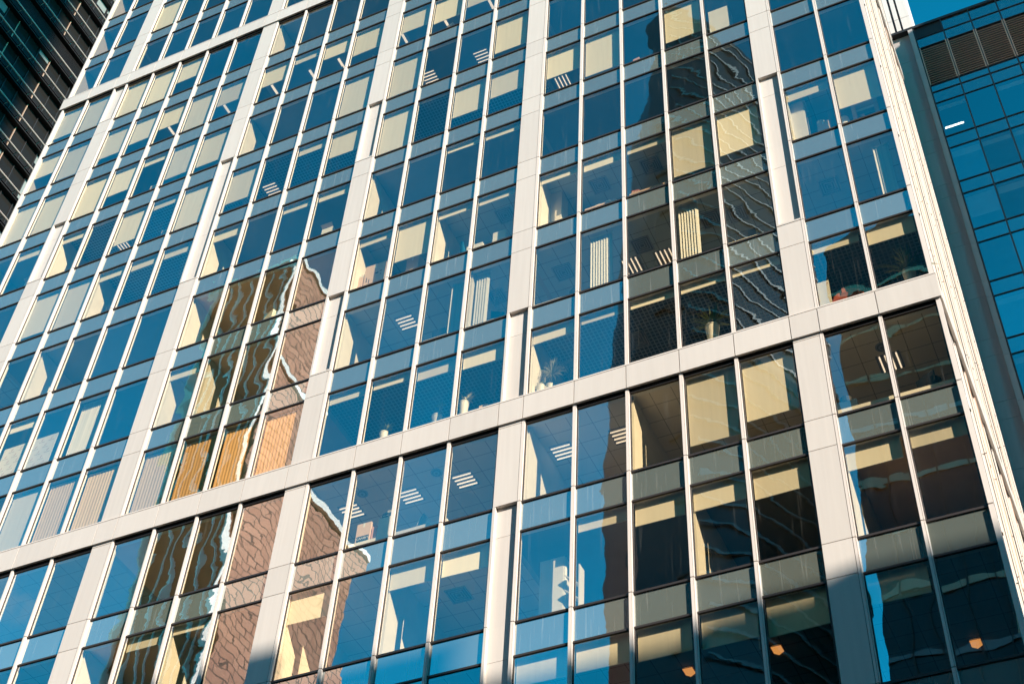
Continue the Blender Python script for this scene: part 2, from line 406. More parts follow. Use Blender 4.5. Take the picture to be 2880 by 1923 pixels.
# vertical fins outside the glass with their inner posts
def fin(x, w=1.0):
    f = MB()
    for k in range(KLO, KHI + 1):
        a, b = Z(k) + 0.014, Z(k + 1) - 0.014
        f.box(x - 0.046 * w, x + 0.016 * w, 0.0, 0.10, a, b, 'fin')
        f.box(x + 0.024 * w, x + 0.046 * w, 0.008, 0.10, a, b, 'fin')
    f.box(x - 0.040, x + 0.040, 0.045, 0.125, Z(KLO), Z(KHI + 1), 'dark')
    f.box(x - 0.04, x + 0.04, 0.126, 0.205, Z(KLO), Z(KHI + 1), 'inner')
    return part(f, 'mullion')
for b, (u, n) in enumerate(BAYS):
    for i in range(n):
        fin(X(u + i) if i else X(u) + (0.0 if b else 0.05))
# pilasters of flush and recessed panels
RECESS = {0: [4, 7], 1: [3, 4], 2: [1, 4], 3: [0, -2, -3], 4: [1, 2]}
for n, u in enumerate(PIL):
    xl, xr = X(u), X(u) + CW - 0.052
    f = MB()
    f.box(xl + 0.01, xr + 0.09, 0.139, 0.235, Z(KLO), Z(KHI + 1), 'inner')
    f.box(xl + 0.004, xl + 0.012, 0.03, 0.131, Z(KLO), Z(KHI + 1), 'dark')
    f.box(xr + 0.004, xr + 0.012, 0.0, 0.131, Z(KLO), Z(KHI + 1), 'dark')
    f.box(xl + 0.012, xr + 0.004, 0.132, 0.1385, Z(KLO), Z(KHI + 1), 'dark')
    po = part(f, 'pilaster')
    fls = [MB()]; runs = []
    for k in range(KLO, KHI + 1):
        segs = ((Z(k) + 0.010, Z(k + 1) - SP - 0.010), (Z(k + 1) - SP + 0.010, Z(k + 1) - 0.010))
        if k in RECESS[n]:
            if k - 1 not in RECESS[n]: runs.append(MB())
            rc = runs[-1]
            if fls[-1].v: fls.append(MB())
            lo = 0.07 if k - 1 not in RECESS[n] else 0.0
            hi = 0.0 if k + 1 in RECESS[n] else -0.002
            rc.box(xl + 0.086, xr - 0.002, 0.112, 0.130, segs[0][0] + lo, segs[0][1] + 0.005, 'panel')
            rc.box(xl + 0.086, xr - 0.002, 0.112, 0.130, segs[1][0] - 0.004, segs[1][1] + (0.02 if hi == 0 else 0), 'panel')
            rc.box(xl + 0.013, xl + 0.085, -0.012, 0.130, Z(k) + 0.010, Z(k + 1) - 0.010, 'panel')
            if lo: rc.box(xl + 0.086, xr - 0.002, -0.010, 0.111, Z(k) + 0.010, Z(k) + 0.075, 'panel')
        else:
            for a, b in segs: fls[-1].box(xl + 0.013, xr, 0.0, 0.130, a, b, 'panel')
    for fl in fls:
        if fl.v: part(fl, 'cladding_panel', po).location = (0, 0, 0)
    for rc in runs: part(rc, 'recessed_panel', po).location = (0, 0, 0)
# the two bands, jointed at every fin
for k in BANDS:
    f = MB(); xs = sorted(set([X(u + i) for u, n in BAYS for i in range(n)] + [X(u) for u in PIL] + [XR + 0.05]))
    xs[0] = -0.16
    for a, b in zip(xs, xs[1:]):
        f.box(a + 0.011, b - 0.011, -0.055, 0.02, Z(k) - 0.87, Z(k) - 0.035, 'panel')
        f.box(a + 0.004, b - 0.004, -0.062, 0.03, Z(k) - 0.020, Z(k) + 0.022, 'fin')
    f.box(-0.15, XR + 0.04, 0.021, 0.122, Z(k) - 0.868, Z(k) - 0.004, 'bronze')
    part(f, 'band')
# grille at the top left
f = MB()
for k in (11, 12):
    n = 26
    for j in range(n):
        zz = Z(k) + 0.05 + j * (H - 0.1) / n
        f.box(0.1, 2.99, 0.02, 0.10, zz, zz + 0.075, 'panel')
f.box(0.1, 2.99, 0.101, 0.12, Z(11), Z(13), 'dark')
part(f, 'louver_grille')

# storeys: slabs with ceilings, partitions, core
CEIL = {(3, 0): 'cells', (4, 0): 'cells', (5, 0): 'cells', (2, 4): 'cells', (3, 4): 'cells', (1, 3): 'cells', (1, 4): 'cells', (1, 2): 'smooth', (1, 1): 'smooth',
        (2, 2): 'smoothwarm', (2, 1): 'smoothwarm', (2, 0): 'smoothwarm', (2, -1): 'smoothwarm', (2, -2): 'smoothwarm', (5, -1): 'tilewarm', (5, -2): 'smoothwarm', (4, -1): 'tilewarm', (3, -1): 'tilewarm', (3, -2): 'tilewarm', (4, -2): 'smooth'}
for k in range(KLO, KHI + 1):
    f = MB()
    zc, zt = Z(k + 1) - SP + 0.055, Z(k + 1) - 0.09
    f.box(0.12, XR - 0.12, 0.14, 7.0, zc, zt, 'slab')
    f.box(0.12, XR - 0.12, 0.145, 0.255, zc - 0.055, zc - 0.002, 'inner')
    f.quad((0.12, 0.14, zt + 0.004), (XR - 0.12, 0.14, zt + 0.004), (XR - 0.12, 7, zt + 0.004), (0.12, 7, zt + 0.004), 'palefloor' if k in (-2, 0, 1) else 'carpet')
    for b, (u, n) in enumerate(BAYS):
        x0, x1 = X(u) - (0.3 if b else 0), X(u) + n * W + (0.3 if b < 5 else 0)
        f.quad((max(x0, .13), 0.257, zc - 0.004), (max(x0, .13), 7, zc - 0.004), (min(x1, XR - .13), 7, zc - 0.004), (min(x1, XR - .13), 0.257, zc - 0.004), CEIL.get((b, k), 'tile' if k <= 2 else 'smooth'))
    part(f, 'floor_slab')
PARTS = ((8, 7), (8, 5), (8, 2), (8, -2), (8, 1), (8, 3), (12.5, 3), (12.5, 2), (12.5, 1), (17, 2), (17, 0), (14.5, -2), (12.5, -2), (10, -2), (22.5, -2), (20, -2), (14.5, 2),
         (19, -1), (17, -1), (2.5, 7), (2.5, 4), (4.5, 3), (9, 1), (3.5, 2), (22.5, 2), (15.5, 1))
for u, k in PARTS:
    f = MB(); x = X(u)
    f.box(x - 0.02, x + 0.09, 0.24, 6.98, Z(k) - 0.08, Z(k + 1) - SP + 0.048, 'wall'); part(f, 'partition_wall')
f = MB(); f.box(0.06, XR - 0.1, 7.02, 14.4, 0, Z(KHI + 1), 'core'); part(f, 'core_wall')
f = MB(); f.box(0.06, XR - 0.16, 0.3, 7.0, 0, Z(KLO) - 0.1, 'panel'); part(f, 'podium_wall')
f = MB(); f.box(0.0, XR, 0.15, 14.4, Z(KHI + 1), Z(KHI + 1) + 1.2, 'panel'); part(f, 'roof')
f = MB(); f.box(-0.05, 0.05, 0.02, 14.4, 0.1, Z(KHI + 1), 'panel'); part(f, 'end_wall')
# the narrow side turned to the sun: white posts and panels close together
f = MB()
xs = XR - 0.09
f.box(XR - 0.16, xs - 0.03, 0.16, 14.4, 0.1, Z(KHI + 1), 'dark')
for k in range(KLO - 3, KHI + 1):
    a, b = Z(k) + 0.02, Z(k + 1) - 0.02
    f.box(XR - 0.11, XR + 0.0, 0.0, 0.13, a, b, 'fin')
    y = 0.15; j = 0
    while y < 14.2:
        w = (0.42, 0.16, 0.85, 0.16, 0.5)[j % 5]; d = (0.02, 0.065, 0.035, 0.075, 0.01)[j % 5]
        s = -SP if j % 2 else 0.0
        f.box(xs - 0.03, xs + d, y + 0.01, min(y + w, 14.4) - 0.01, a + (s if k > KLO - 3 else 0), b + s, 'fin')
        f.box(xs + d + 0.0005, xs + d + (0.014, .008, .02)[j % 3], y + 0.008, y + (0.04, .02, .05)[j % 3], a, b, ('slat', 'bronze')[j % 2])
        if j % 5 == 2: f.box(xs + d + 0.0005, xs + d + 0.03, y + 0.3, y + 0.36, b - 0.02, b + 0.03, 'bronze')
        y += w; j += 1
part(f, 'side_wall')
for k in BANDS:
    f = MB(); f.box(XR - 0.02, XR + 0.052, 0.025, 14.0, Z(k) - 0.87, Z(k) - 0.035, 'panel'); part(f, 'side_band')
f = MB(); f.box(30, 36.2, 14.42, 21.4, 0, 74.0, 'greypanel'); part(f, 'stair_wall')
f = MB()
f.box(28, 37.3, 24, 40, 0, 150, 'dark')
for j, (a, b) in enumerate(((36.3, 36.62), (36.75, 37.0), (37.12, 37.66))):
    for k in range(0, 30): f.box(a, b, 23.8, 24.0 if j < 2 else 40, k * 5 + 0.02, k * 5 + 4.98, 'fin')
part(f, 'rear_wall')

# ------------------------------------------------------------------ blinds, curtains
BL = {8: {}, 9: {2: 1}, 7: {0: .75, 1: 1, 2: 1, 3: .9, 4: .5}, 6: {0: .5, 1: .85, 2: .7, 3: .6, 4: .5, 5: 1, 6: .5, 7: .45, 8: .12, 9: .35, 10: .6, 11: .5, 12: .6, 13: .5, 14: .4},
      5: {0: .9, 1: .92, 2: .95, 3: .6, 4: .1, 5: .75, 6: .75, 10: .95, 11: .87, 14: .78}, 4: {1: .12, 2: .1, 4: .7, 5: .1, 6: .92, 7: .7, 9: .12, 10: .5, 11: .95, 13: .65, 14: .5, 15: .55, 16: .85, 18: .75, 20: .14},
      3: {2: .85, 3: .95, 4: .1, 5: .12, 6: .12, 7: .15, 9: .08, 10: .1, 13: .05, 14: .07}, 2: {11: .07, 12: .65, 13: .06, 14: .06, 15: .07, 16: .12, 17: .07, 18: .85, 19: .74, 20: .13, 21: .62},
      1: {3: .1, 7: .1}, 0: {4: 1, 11: .08, 12: .06, 13: .13, 14: .18, 15: .12, 16: .05, 17: .05, 18: .05, 19: .05, 20: .08, 21: .2},
      -1: {18: .84, 19: .72}, -2: {8: .1, 9: .04, 11: .3, 13: .2, 14: .21, 16: .09, 17: .2, 18: .2, 19: .25, 20: .2, 21: .13}, -3: {15: .22, 16: .22, 17: .25, 18: .27, 19: .3, 20: .22}}
def drop_word(d):
    return ('rolled up' if d < .15 else 'barely lowered' if d < .3 else 'half lowered' if d < .66 else 'mostly lowered' if d < .93 else 'fully lowered')
rb_ = random.Random(31)
for k in BL:
    for i, d in BL[k].items():
        x0, x1 = pane_x(i); top = Z(k + 1) - SP - 0.01; hgt = (Z(k + 1) - SP - Z(k)) * d
        bot = top - 0.16 - hgt * 0.93
        tl = rb_.uniform(-.016, .016); wd = rb_.uniform(.05, .12); f = MB()
        f.add([(x0 + .03, .215, bot - tl), (x1 - wd, .215, bot + tl), (x1 - wd, .215, top), (x0 + .03, .215, top), (x0 + .03, .222, bot - tl), (x1 - wd, .222, bot + tl), (x1 - wd, .222, top), (x0 + .03, .222, top)],
              [(0, 1, 2, 3), (5, 4, 7, 6), (0, 4, 5, 1), (1, 5, 6, 2), (2, 6, 7, 3), (3, 7, 4, 0)], 'blind')
        f.tube((x0 + 0.02, 0.245, top - 0.03), (x1 - 0.06, 0.245, top - 0.03), 0.028, 'rail')
        o = f.build('roller_blind'); tag(o, 'cream blind ' + drop_word(d) + ', ' + where(i, k), 'roller blind', 'roller blinds in the tower windows')
        f = MB(); f.tube((x0 + .03, .2185, bot - tl - .013), (x1 - wd, .2185, bot + tl - .013), .012, 'rail', n=8); f.build('bottom_rail', o)
        if i % 3 == 0 and d < .9:
            f = MB(); f.tube((x1 - wd - .03, .20, top), (x1 - wd - .02, .20, bot - .35), .006, 'rail', n=5); f.build('cord', o)
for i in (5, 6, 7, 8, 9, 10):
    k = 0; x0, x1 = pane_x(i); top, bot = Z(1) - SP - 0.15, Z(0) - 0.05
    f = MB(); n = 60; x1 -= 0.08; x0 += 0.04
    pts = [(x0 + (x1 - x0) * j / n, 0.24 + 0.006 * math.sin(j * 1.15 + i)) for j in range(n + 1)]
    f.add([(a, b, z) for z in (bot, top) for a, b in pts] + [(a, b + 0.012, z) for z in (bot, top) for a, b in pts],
          [(j, j + 1, n + 2 + j, n + 1 + j) for j in range(n)] + [(2 * n + 2 + j + 1, 2 * n + 2 + j, 3 * n + 3 + j, 3 * n + 4 + j) for j in range(n)], 'curtain' if i < 8 else 'warmtint_curtain')
    o = f.build('curtain'); tag(o, ('pale striped curtain, ' if i < 8 else 'striped curtain painted with warm light, ') + where(i, k), 'curtain', 'striped curtains above the lower band')
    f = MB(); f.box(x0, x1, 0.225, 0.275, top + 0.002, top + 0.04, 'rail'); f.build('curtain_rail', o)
for i, k, a, b, hh in ((13, 1, .52, .90, .93), (14, 1, .10, .42, .97), (16, 1, .16, .66, .95), (18, 1, .04, .44, 1.0), (21, 1, .45, .76, .90), (5, 1, .02, .88, .97)):
    x0, x1 = pane_x(i); bot = Z(k) + 0.03; top = bot + (Z(k + 1) - SP - Z(k)) * hh
    o = empty('vertical_blind', (x0 + a * W, 0.35, bot), 'white vertical slat blind, ' + where(i, k), 'vertical blind', 'vertical slat blinds')
    n = max(4, int((b - a) * W / 0.085)); f = MB()
    for j in range(n):
        xx = j * 0.085; f.add([(xx, -0.02, 0), (xx + 0.09, 0.03, 0), (xx + 0.09, 0.03, top - bot), (xx, -0.02, top - bot),
                               (xx, -0.017, 0), (xx + 0.09, 0.033, 0), (xx + 0.09, 0.033, top - bot), (xx, -0.017, top - bot)], [(0, 1, 2, 3), (5, 4, 7, 6)], 'vblind')
    f.build('slats', o)
    f = MB(); f.box(-0.02, n * 0.085 + 0.03, -0.02, 0.03, top - bot + 0.002, top - bot + 0.045, 'rail'); f.build('head_rail', o)

# ------------------------------------------------------------------ ceiling lights and vents
def pane_at(x):
    return min(range(22), key=lambda j: abs(X(PANES[j]) + W / 2 - x))
used = set()
def uniq(label):
    assert label not in used, label
    used.add(label); return label
LIGHTS = ((13.01, 1.44, 4, 'x'), (22.12, 1.27, 5, 'x'), (19.77, 1.31, 5, 'x'), (25.6, 1.49, 4, 'y'), (20.41, 1.29, 1, 'x'), (27.98, 1.9, 1, 'y'), (29.05, 1.98, 1, 'y'), (27.75, 1.51, -1, 'x'),
          (21.25, 1.54, -1, 'x'), (22.98, 1.52, -1, 'x'), (19.35, 1.49, -1, 'x'), (26.0, 1.5, -1, 'x'), (35.05, 1.6, -1, 'y'), (5.81, 1.4, 4, 'y'))
for x, y, k, ax in LIGHTS:
    zc = Z(k + 1) - SP + 0.050; i = pane_at(x)
    o = empty('ceiling_light', (x, y, zc), uniq('lit four-tube ceiling light, ' + where(i, k)), 'ceiling light', 'four-tube ceiling lights')
    f = MB(); f.box(-0.31, 0.31, -0.31, 0.31, -0.016, -0.001, 'housing'); f.build('housing', o)
    for j in range(4):
        c = -0.215 + j * 0.143; f = MB()
        a, b = ((-0.28, c, -0.030), (0.28, c, -0.030)) if ax == 'x' else ((c, -0.28, -0.030), (c, 0.28, -0.030))
        f.tube(a, b, 0.019, 'tube', n=8); f.build('tube', o)
for x, k in ((6.45, 6), (9.38, 6), (11.86, 6), (13.77, 6), (15.2, 6), (18.27, 6), (20.23, 6), (22.32, 6)):
    zc = Z(k + 1) - SP + 0.050; i = pane_at(x)
    o = empty('strip_light', (x, 1.16, zc), uniq('narrow lit strip light, ' + where(i, k)), 'strip light', 'narrow strip lights')
    f = MB(); f.box(-0.08, 0.08, -0.32, 0.32, -0.016, -0.001, 'housing'); f.build('housing', o)
    f = MB(); f.box(-0.05, 0.05, -0.24, 0.24, -0.05, -0.017, 'tube'); f.build('diffuser', o)
for x, y, k in ((31.23, 2.03, -3), (35.4, 3.4, -3), (29.08, 2.1, -3)):
    zc = Z(k + 1) - SP + 0.050; i = pane_at(x)
    o = empty('downlight', (x, y, zc), uniq('warm orange ceiling lamp, ' + where(i, k)), 'ceiling lamp', 'warm lamps behind the shaded windows')
    f = MB(); f.box(-0.17, 0.17, -0.17, 0.17, -0.02, -0.001, 'housing'); f.build('housing', o)
    f = MB(); s = 0.12
    f.add([(-s, -s, -0.03), (s, -s, -0.03), (s, s, -0.03), (-s, s, -0.03), (0, -s, -0.10), (0, s, -0.10), (-s, -s, -0.021), (s, -s, -0.021), (s, s, -0.021), (-s, s, -0.021)],
          [(0, 4, 5, 3), (4, 1, 2, 5), (0, 1, 4), (2, 3, 5), (0, 6, 7, 1), (2, 8, 9, 3)], 'warm'); f.build('shade', o)
for x, y, k in ((27.17, 1.25, 2), (28.99, 1.17, 2), (23.8, 1.15, 2), (23.55, 1.45, 1), (28.56, 1.28, 1), (34.42, 1.35, 1), (26.02, 1.93, 0), (28.16, 1.63, 0), (22.93, 1.85, -2), (30.82, 1.15, 1),
                (31.6, 1.27, 1), (25.92, 1.33, 1)):
    zc = Z(k + 1) - SP + 0.050; i = pane_at(x)
    o = empty('air_vent', (x, y, zc), uniq('square ceiling air vent, ' + where(i, k)), 'air vent', 'square ceiling vents')
    f = MB(); f.box(-0.3, 0.3, -0.3, 0.3, -0.008, -0.001, 'ventd'); f.build('backing', o)
    f = MB()
    for s in (0.30, 0.225, 0.155, 0.085):
        w = 0.030
        f.box(-s, s, -s, -s + w, -0.03, -0.009, 'greyink'); f.box(-s, s, s - w, s, -0.03, -0.009, 'greyink')
        f.box(-s, -s + w, -s + w, s - w, -0.03, -0.009, 'greyink'); f.box(s - w, s, -s + w, s - w, -0.03, -0.009, 'greyink')
    f.build('louvers', o)
for x, y, k in ((20.0, 0.94, -1), (22.37, 0.95, -1), (34.99, 1.02, -1)):
    zc = Z(k + 1) - SP + 0.050; i = pane_at(x)
    f = MB()
    for r0, r1, z1 in ((0.17, 0.17, 0.012), (0.13, 0.13, 0.022), (0.085, 0.085, 0.032), (0.04, 0.04, 0.042)):
        f.tube((0, 0, -0.001), (0, 0, -z1), r0, 'greyink' if z1 in (0.012, 0.032) else 'ventd', n=24)
    o = f.build('round_vent', None, (x, y, zc)); tag(o, uniq('round ceiling air vent, ' + where(i, k)), 'air vent', 'round ceiling vents')

# ------------------------------------------------------------------ things on the window ledges
def ledge(i, k):
    f = MB(); x0, x1 = X(PANES[i]) - 0.02, X(PANES[i]) + W - 0.03
    f.box(x0, x1, 0.36, 0.95, Z(k) - 0.07, Z(k) + 0.44, 'white'); part(f, 'window_ledge')
LEDGES = ((11, 2), (12, 2), (13, 2), (14, 2), (15, 2), (16, 2), (17, 2), (20, 2), (21, 2), (12, 0), (13, 0), (14, 0), (15, 0), (18, 0), (20, 0), (21, 0), (12, -1), (13, -1), (20, -1), (21, -1), (7, 6), (10, 6), (14, 4), (19, 0))
for i, k in LEDGES:
    ledge(i, k)
def L(k): return Z(k) + 0.443
def carton(x0, x1, y, k, h, dp, m_, label, name='cardboard_box', cat='cardboard box', tape=True, rot=0.0):
    w = x1 - x0
    o = empty(name, ((x0 + x1) / 2, y + dp / 2, L(k)), uniq(label), cat, 'boxes on the window ledges'); o.rotation_euler = (0, 0, rot)
    f = MB(); f.box(-w / 2, w / 2, -dp / 2, dp / 2, 0, h, m_); f.build('carton', o)
    if tape:
        f = MB(); f.box(-w * .06, w * .06, -dp / 2 - 0.002, -dp / 2 - 0.0004, h * .80, h, 'paper'); f.build('tape', o)
    return o, w, h, dp
o, w, h, dp = carton(19.03, 19.80, .46, 2, 1.12, .40, 'card', 'big brown cardboard box marked with dark prints, ' + floor_words(2))
f = MB()
for a, b, c, d in ((-.30, -.27, .28, .52), (-.20, -.17, .20, .42), (.02, .14, .60, .66), (.22, .26, .50, .55), (.20, .26, .66, .70), (-.33, -.22, .12, .14)):
    f.box(a, b, -dp / 2 - 0.002, -dp / 2 - 0.0004, c, d, 'ink')
f.build('print', o)
carton(18.60, 18.98, .45, 2, .64, .30, 'card', 'small brown box under a white roll, ' + floor_words(2))
f = MB(); f.tube((18.58, .60, L(2) + .78), (18.98, .60, L(2) + .74), .135, 'paper', n=18)
f.tube((18.56, .60, L(2) + .782), (18.579, .60, L(2) + .780), .05, 'greyink', n=10)
tag(f.build('paper_roll'), 'white paper roll lying on the small brown box', 'paper roll')
o, w, h, dp = carton(20.62, 21.12, .46, 2, .80, .36, 'card', 'tan cardboard box beside a laptop, ' + floor_words(2), rot=-.15)
o = empty('laptop', (20.88, .66, L(2) + .803), 'open dark laptop standing on the tan cardboard box', 'laptop')
f = MB(); f.box(-.19, .19, -.13, .13, 0, .018, 'black'); f.build('keyboard_base', o)
f = MB(); f.add([(-.19, .13, .02), (.19, .13, .02), (.19, .20, .26), (-.19, .20, .26), (-.19, .142, .02), (.19, .142, .02), (.19, .212, .26), (-.19, .212, .26)],
                [(0, 1, 2, 3), (5, 4, 7, 6), (3, 2, 6, 7), (0, 3, 7, 4), (1, 5, 6, 2)], 'navy'); f.build('screen', o)
carton(23.78, 24.25, .46, 2, .62, .34, 'paper', 'pale box on the ledge, ' + floor_words(2), tape=False)
carton(22.85, 23.42, .46, 2, .36, .30, 'paper', 'long low pale box on the ledge, ' + floor_words(2), tape=False)
o = empty('towel', (22.68, .62, L(2)), 'bright blue patterned bag leaning in the corner, ' + floor_words(2), 'bag')
f = MB(); f.prism([(-.10, -.08), (.12, -.06), (.10, .10), (-.08, .08)], 0, .95, 'blue', [(-.16, -.03), (-.08, -.02), (-.09, .05), (-.16, .05)]); f.build('fabric', o)
o.name = 'blue_bag'
carton(20.36, 20.80, .44, -1, .72, .34, 'card', 'grey brown carton printed CANBI\'S, ' + floor_words(-1))
o = [c for c in COL.objects if c.get('label', '').startswith('grey brown carton')][0]
f = MB(); f.box(-.19, .19, -.1722, -.1704, .03, .27, 'navy'); f.build('printed_label', o)
tc = bpy.data.curves.new('lettering', 'FONT'); tc.body = "CANBI'S"; tc.size = .105; tc.align_x = 'CENTER'; tc.extrude = .0008
to = bpy.data.objects.new('lettering', tc); COL.objects.link(to)
bpy.context.view_layer.update()
me = bpy.data.meshes.new_from_object(to.evaluated_get(bpy.context.evaluated_depsgraph_get())); bpy.data.objects.remove(to)
lo = bpy.data.objects.new('lettering', me); COL.objects.link(lo); me.materials.clear(); me.materials.append(M['paper'])
lo.parent = o; lo.location = (0, -.1735, .15); lo.rotation_euler = (R(90), 0, 0)
carton(20.84, 20.99, .46, -1, .52, .30, 'pink', 'pink carton wedged between two boxes, ' + floor_words(-1), tape=False)
o, w, h, dp = carton(21.02, 21.40, .44, -1, .72, .32, 'white', 'plain white box under a dark bag, ' + floor_words(-1), tape=False)
o = empty('dark_bag', (21.21, .60, L(-1) + .723), 'crumpled dark paper bag on top of the plain white box', 'bag')
f = MB(); f.prism([(-.15, -.10), (.13, -.10), (.15, .10), (-.13, .10)], 0, .22, 'ink', [(-.13, -.09), (.16, -.07), (.15, .08), (-.12, .09)])
f.prism([(-.11, -.09), (.16, -.07), (.15, .08), (-.10, .09)], .222, .34, 'greyink', [(.0, -.05), (.15, -.03), (.12, .04), (.02, .05)]); f.build('paper_body', o)
f = MB(); f.box(-.10, .06, -.1035, -.102, .10, .125, 'paper'); f.build('lettering', o)
o = empty('office_chair', (22.26, .78, Z(-1) - .08), 'dark office chair turned sideways, ' + floor_words(-1), 'chair', 'office chairs')
def chair_parts(o):
    f = MB(); f.box(-.02, .46, -.22, .22, .44, .50, 'navy'); f.build('seat', o)
    f = MB()
    n = 8; pr = [(-.14 + .10 * math.sin(j / n * 2.2) + (j / n) ** 3 * .12, .56 + .56 * j / n) for j in range(n + 1)]
    f.add([(x + dx, yy, zz) for dx in (0, .05) for yy in (-.22, .22) for x, zz in pr], [(j, j + 1, n + 2 + j, n + 1 + j) for j in range(n)] + [(2 * n + 2 + j + 1, 2 * n + 2 + j, 3 * n + 3 + j, 3 * n + 4 + j) for j in range(n)]
          + [(j + 1, j, 2 * n + 2 + j, 2 * n + 3 + j) for j in range(n)] + [(n + 1 + j, n + 2 + j, 3 * n + 4 + j, 3 * n + 3 + j) for j in range(n)], 'navy'); f.build('backrest', o)
    f = MB(); f.tube((.2, 0, .08), (.2, 0, .44), .03, 'black')
    for a in range(5): f.tube((.2, 0, .10), (.2 + .28 * math.cos(a * 1.257), .28 * math.sin(a * 1.257), .05), .02, 'black')
    f.build('base', o)
    f = MB(); f.tube((-.12, -.2, .60), (.0, -.2, 1.1), .012, 'rail'); f.build('back_frame', o)
chair_parts(o)
# trays with papers
def tray(x0, x1, k, y, label):
    o = empty('desk_tray', ((x0 + x1) / 2, y + .2, L(k)), uniq(label), 'tray', 'wooden trays behind the glass')
    f = MB(); w = (x1 - x0) / 2
    f.box(-w, w, -.2, -.18, 0, .22, 'card'); f.box(-w, w, .18, .2, 0, .22, 'card'); f.box(-w, -w + .02, -.179, .179, 0, .22, 'card'); f.box(w - .02, w, -.179, .179, 0, .22, 'card')
    f.box(-w + .021, w - .021, -.179, .179, 0, .02, 'card'); f.build('tray_body', o); return o
tray(28.50, 29.72, 2, .44, 'long tan tray holding books and papers, ' + floor_words(2))
for j in range(5):
    f = MB(); x = 28.56 + j * .052; f.box(x, x + .045, .48, .70, L(2) + .022, L(2) + .40 - .01 * j, 'redbook')
    o = f.build('folder'); tag(o, 'narrow red and white folder in the long tan tray', 'folder', 'red folders in the long tan tray')
    f = MB(); f.box(x + .012, x + .033, .4785, .4797, L(2) + .22, L(2) + .36 - .01 * j, 'paper'); f.build('spine_label', o)
for j, (x, y, a, w, h) in enumerate(((28.98, .55, .5, .30, .10), (29.2, .60, -.3, .34, .14), (29.42, .56, .2, .36, .18))):
    f = MB()
    for q in range(4): f.box(-w / 2 + q * .02, w / 2 - q * .01, -.10, .10, q * h / 4, (q + 1) * h / 4 - .004, ('paper', 'white', 'greyink', 'paper')[q])
    o = f.build('paper_stack', None, (x, y, L(2) + .023)); o.rotation_euler = (0, 0, a)
    tag(o, ('low', 'middle', 'tall')[j] + ' stack of loose papers in the long tan tray', 'papers', 'paper stacks in the tan tray')
tray(27.0, 28.05, 2, .44, 'long pale tray in front of the white drum, ' + floor_words(2))
f = MB(); f.tube((27.30, .78, L(2) + .30), (27.80, .78, L(2) + .36), .24, 'paper', n=24); f.tube((27.24, .78, L(2) + .292), (27.299, .78, L(2) + .30), .10, 'greyink', n=14)
f.box(27.32, 27.76, .70, .86, L(2) + .0, L(2) + .10, 'greyink')
tag(f.build('white_drum'), 'white drum shaped printer behind the long pale tray', 'printer')
# third floor corner: cabinet, carton, stand
o = empty('tall_cabinet', (33.98, .62, Z(2) - .085), 'tall white cabinet wrapped in clear film, ' + floor_words(2), 'cabinet', 'cabinets')
f = MB(); f.box(-.24, .22, -.14, .30, 0, 2.52, 'white'); f.build('body', o)
f = MB(); f.box(.223, .25, -.12, .28, .05, 2.45, 'vblind'); f.box(-.23, .30, -.13, .29, 2.523, 2.60, 'vblind'); f.build('film_wrap', o)
carton(34.52, 34.88, .44, 2, .56, .28, 'card', 'small pale pink carton with a glass on it, ' + floor_words(2))
f = MB(); f.tube((34.62, .60, L(2) + .563), (34.64, .60, L(2) + .75), .10, 'teal', .13, n=16); tag(f.build('glass_tub'), 'clear teal tub standing on the small pale pink carton', 'tub')
f = MB(); f.tube((35.33, .62, L(2)), (35.31, .66, L(2) + .62), .17, 'paper', .14, n=20); f.tube((35.33, .62, L(2) + .05), (35.33, .62, L(2) + .10), .175, 'greyink', n=20); tag(f.build('paper_drum'), 'upright white drum beside the pale wooden frame', 'drum')
o = empty('wooden_frame', (35.97, .66, L(2)), 'pale wooden table frame upside down, ' + floor_words(2), 'table frame')
for a in (-.33, .33):
    f = MB(); f.box(a - .06, a + .06, -.10, .10, 0, 1.02, 'card'); f.build('leg', o)
f = MB(); f.box(-.39, .39, -.11, .11, 1.022, 1.13, 'card'); f.build('top_rail', o)
f = MB(); f.box(-.268, .268, -.02, .02, .80, .86, 'paper'); f.build('cross_bar', o)
f = MB(); f.box(-.265, -.06, .04, .10, 0, .66, 'card'); f.build('side_board', o)
# column and cabinet in the room two floors up
f = MB(); f.box(25.50, 25.95, .95, 1.45, Z(2) - .08, Z(3) - SP + .04, 'wall'); part(f, 'column')
o = empty('filing_cabinet', (26.2, 1.70, Z(2) - .085), 'white filing cabinet beside a column, ' + floor_words(2), 'cabinet', 'cabinets')
f = MB(); f.box(-.2, .2, -.2, .2, 0, 2.2, 'white'); f.build('body', o)
f = MB(); f.box(.2005, .215, -.19, .19, .05, 2.15, 'paper'); f.build('door', o)
# posters
for i, x0, x1, k in ((3, 5.32, 6.50, 1), (4, 6.62, 7.62, 1)):
    o = empty('poster_board', ((x0 + x1) / 2, .30, Z(1) - .05), uniq(('left', 'right')[i - 3] + ' white poster board printed with small rose marks, ' + floor_words(1)), 'poster', 'printed poster boards')
    w = (x1 - x0) / 2; f = MB(); f.box(-w, w, -.004, .012, 0, 1.74, 'paper'); f.build('board', o)
    f = MB()
    for r_ in range(6):
        for c_ in range(3):
            x = -w + .14 + c_ * .40 + (r_ % 2) * .18; z = .16 + r_ * .28
            if x + .16 > w: continue
            f.add([(x, -.0062, z), (x + .03, -.0062, z - .015), (x + .10, -.0062, z + .075), (x + .08, -.0062, z + .09)], [(0, 1, 2, 3)], 'pinkink')
            for q in range(7): f.box(x - .06 + q * .035, x - .06 + q * .035 + .022, -.0062, -.0045, z - .085, z - .06, 'greyink')
    f.build('print', o)
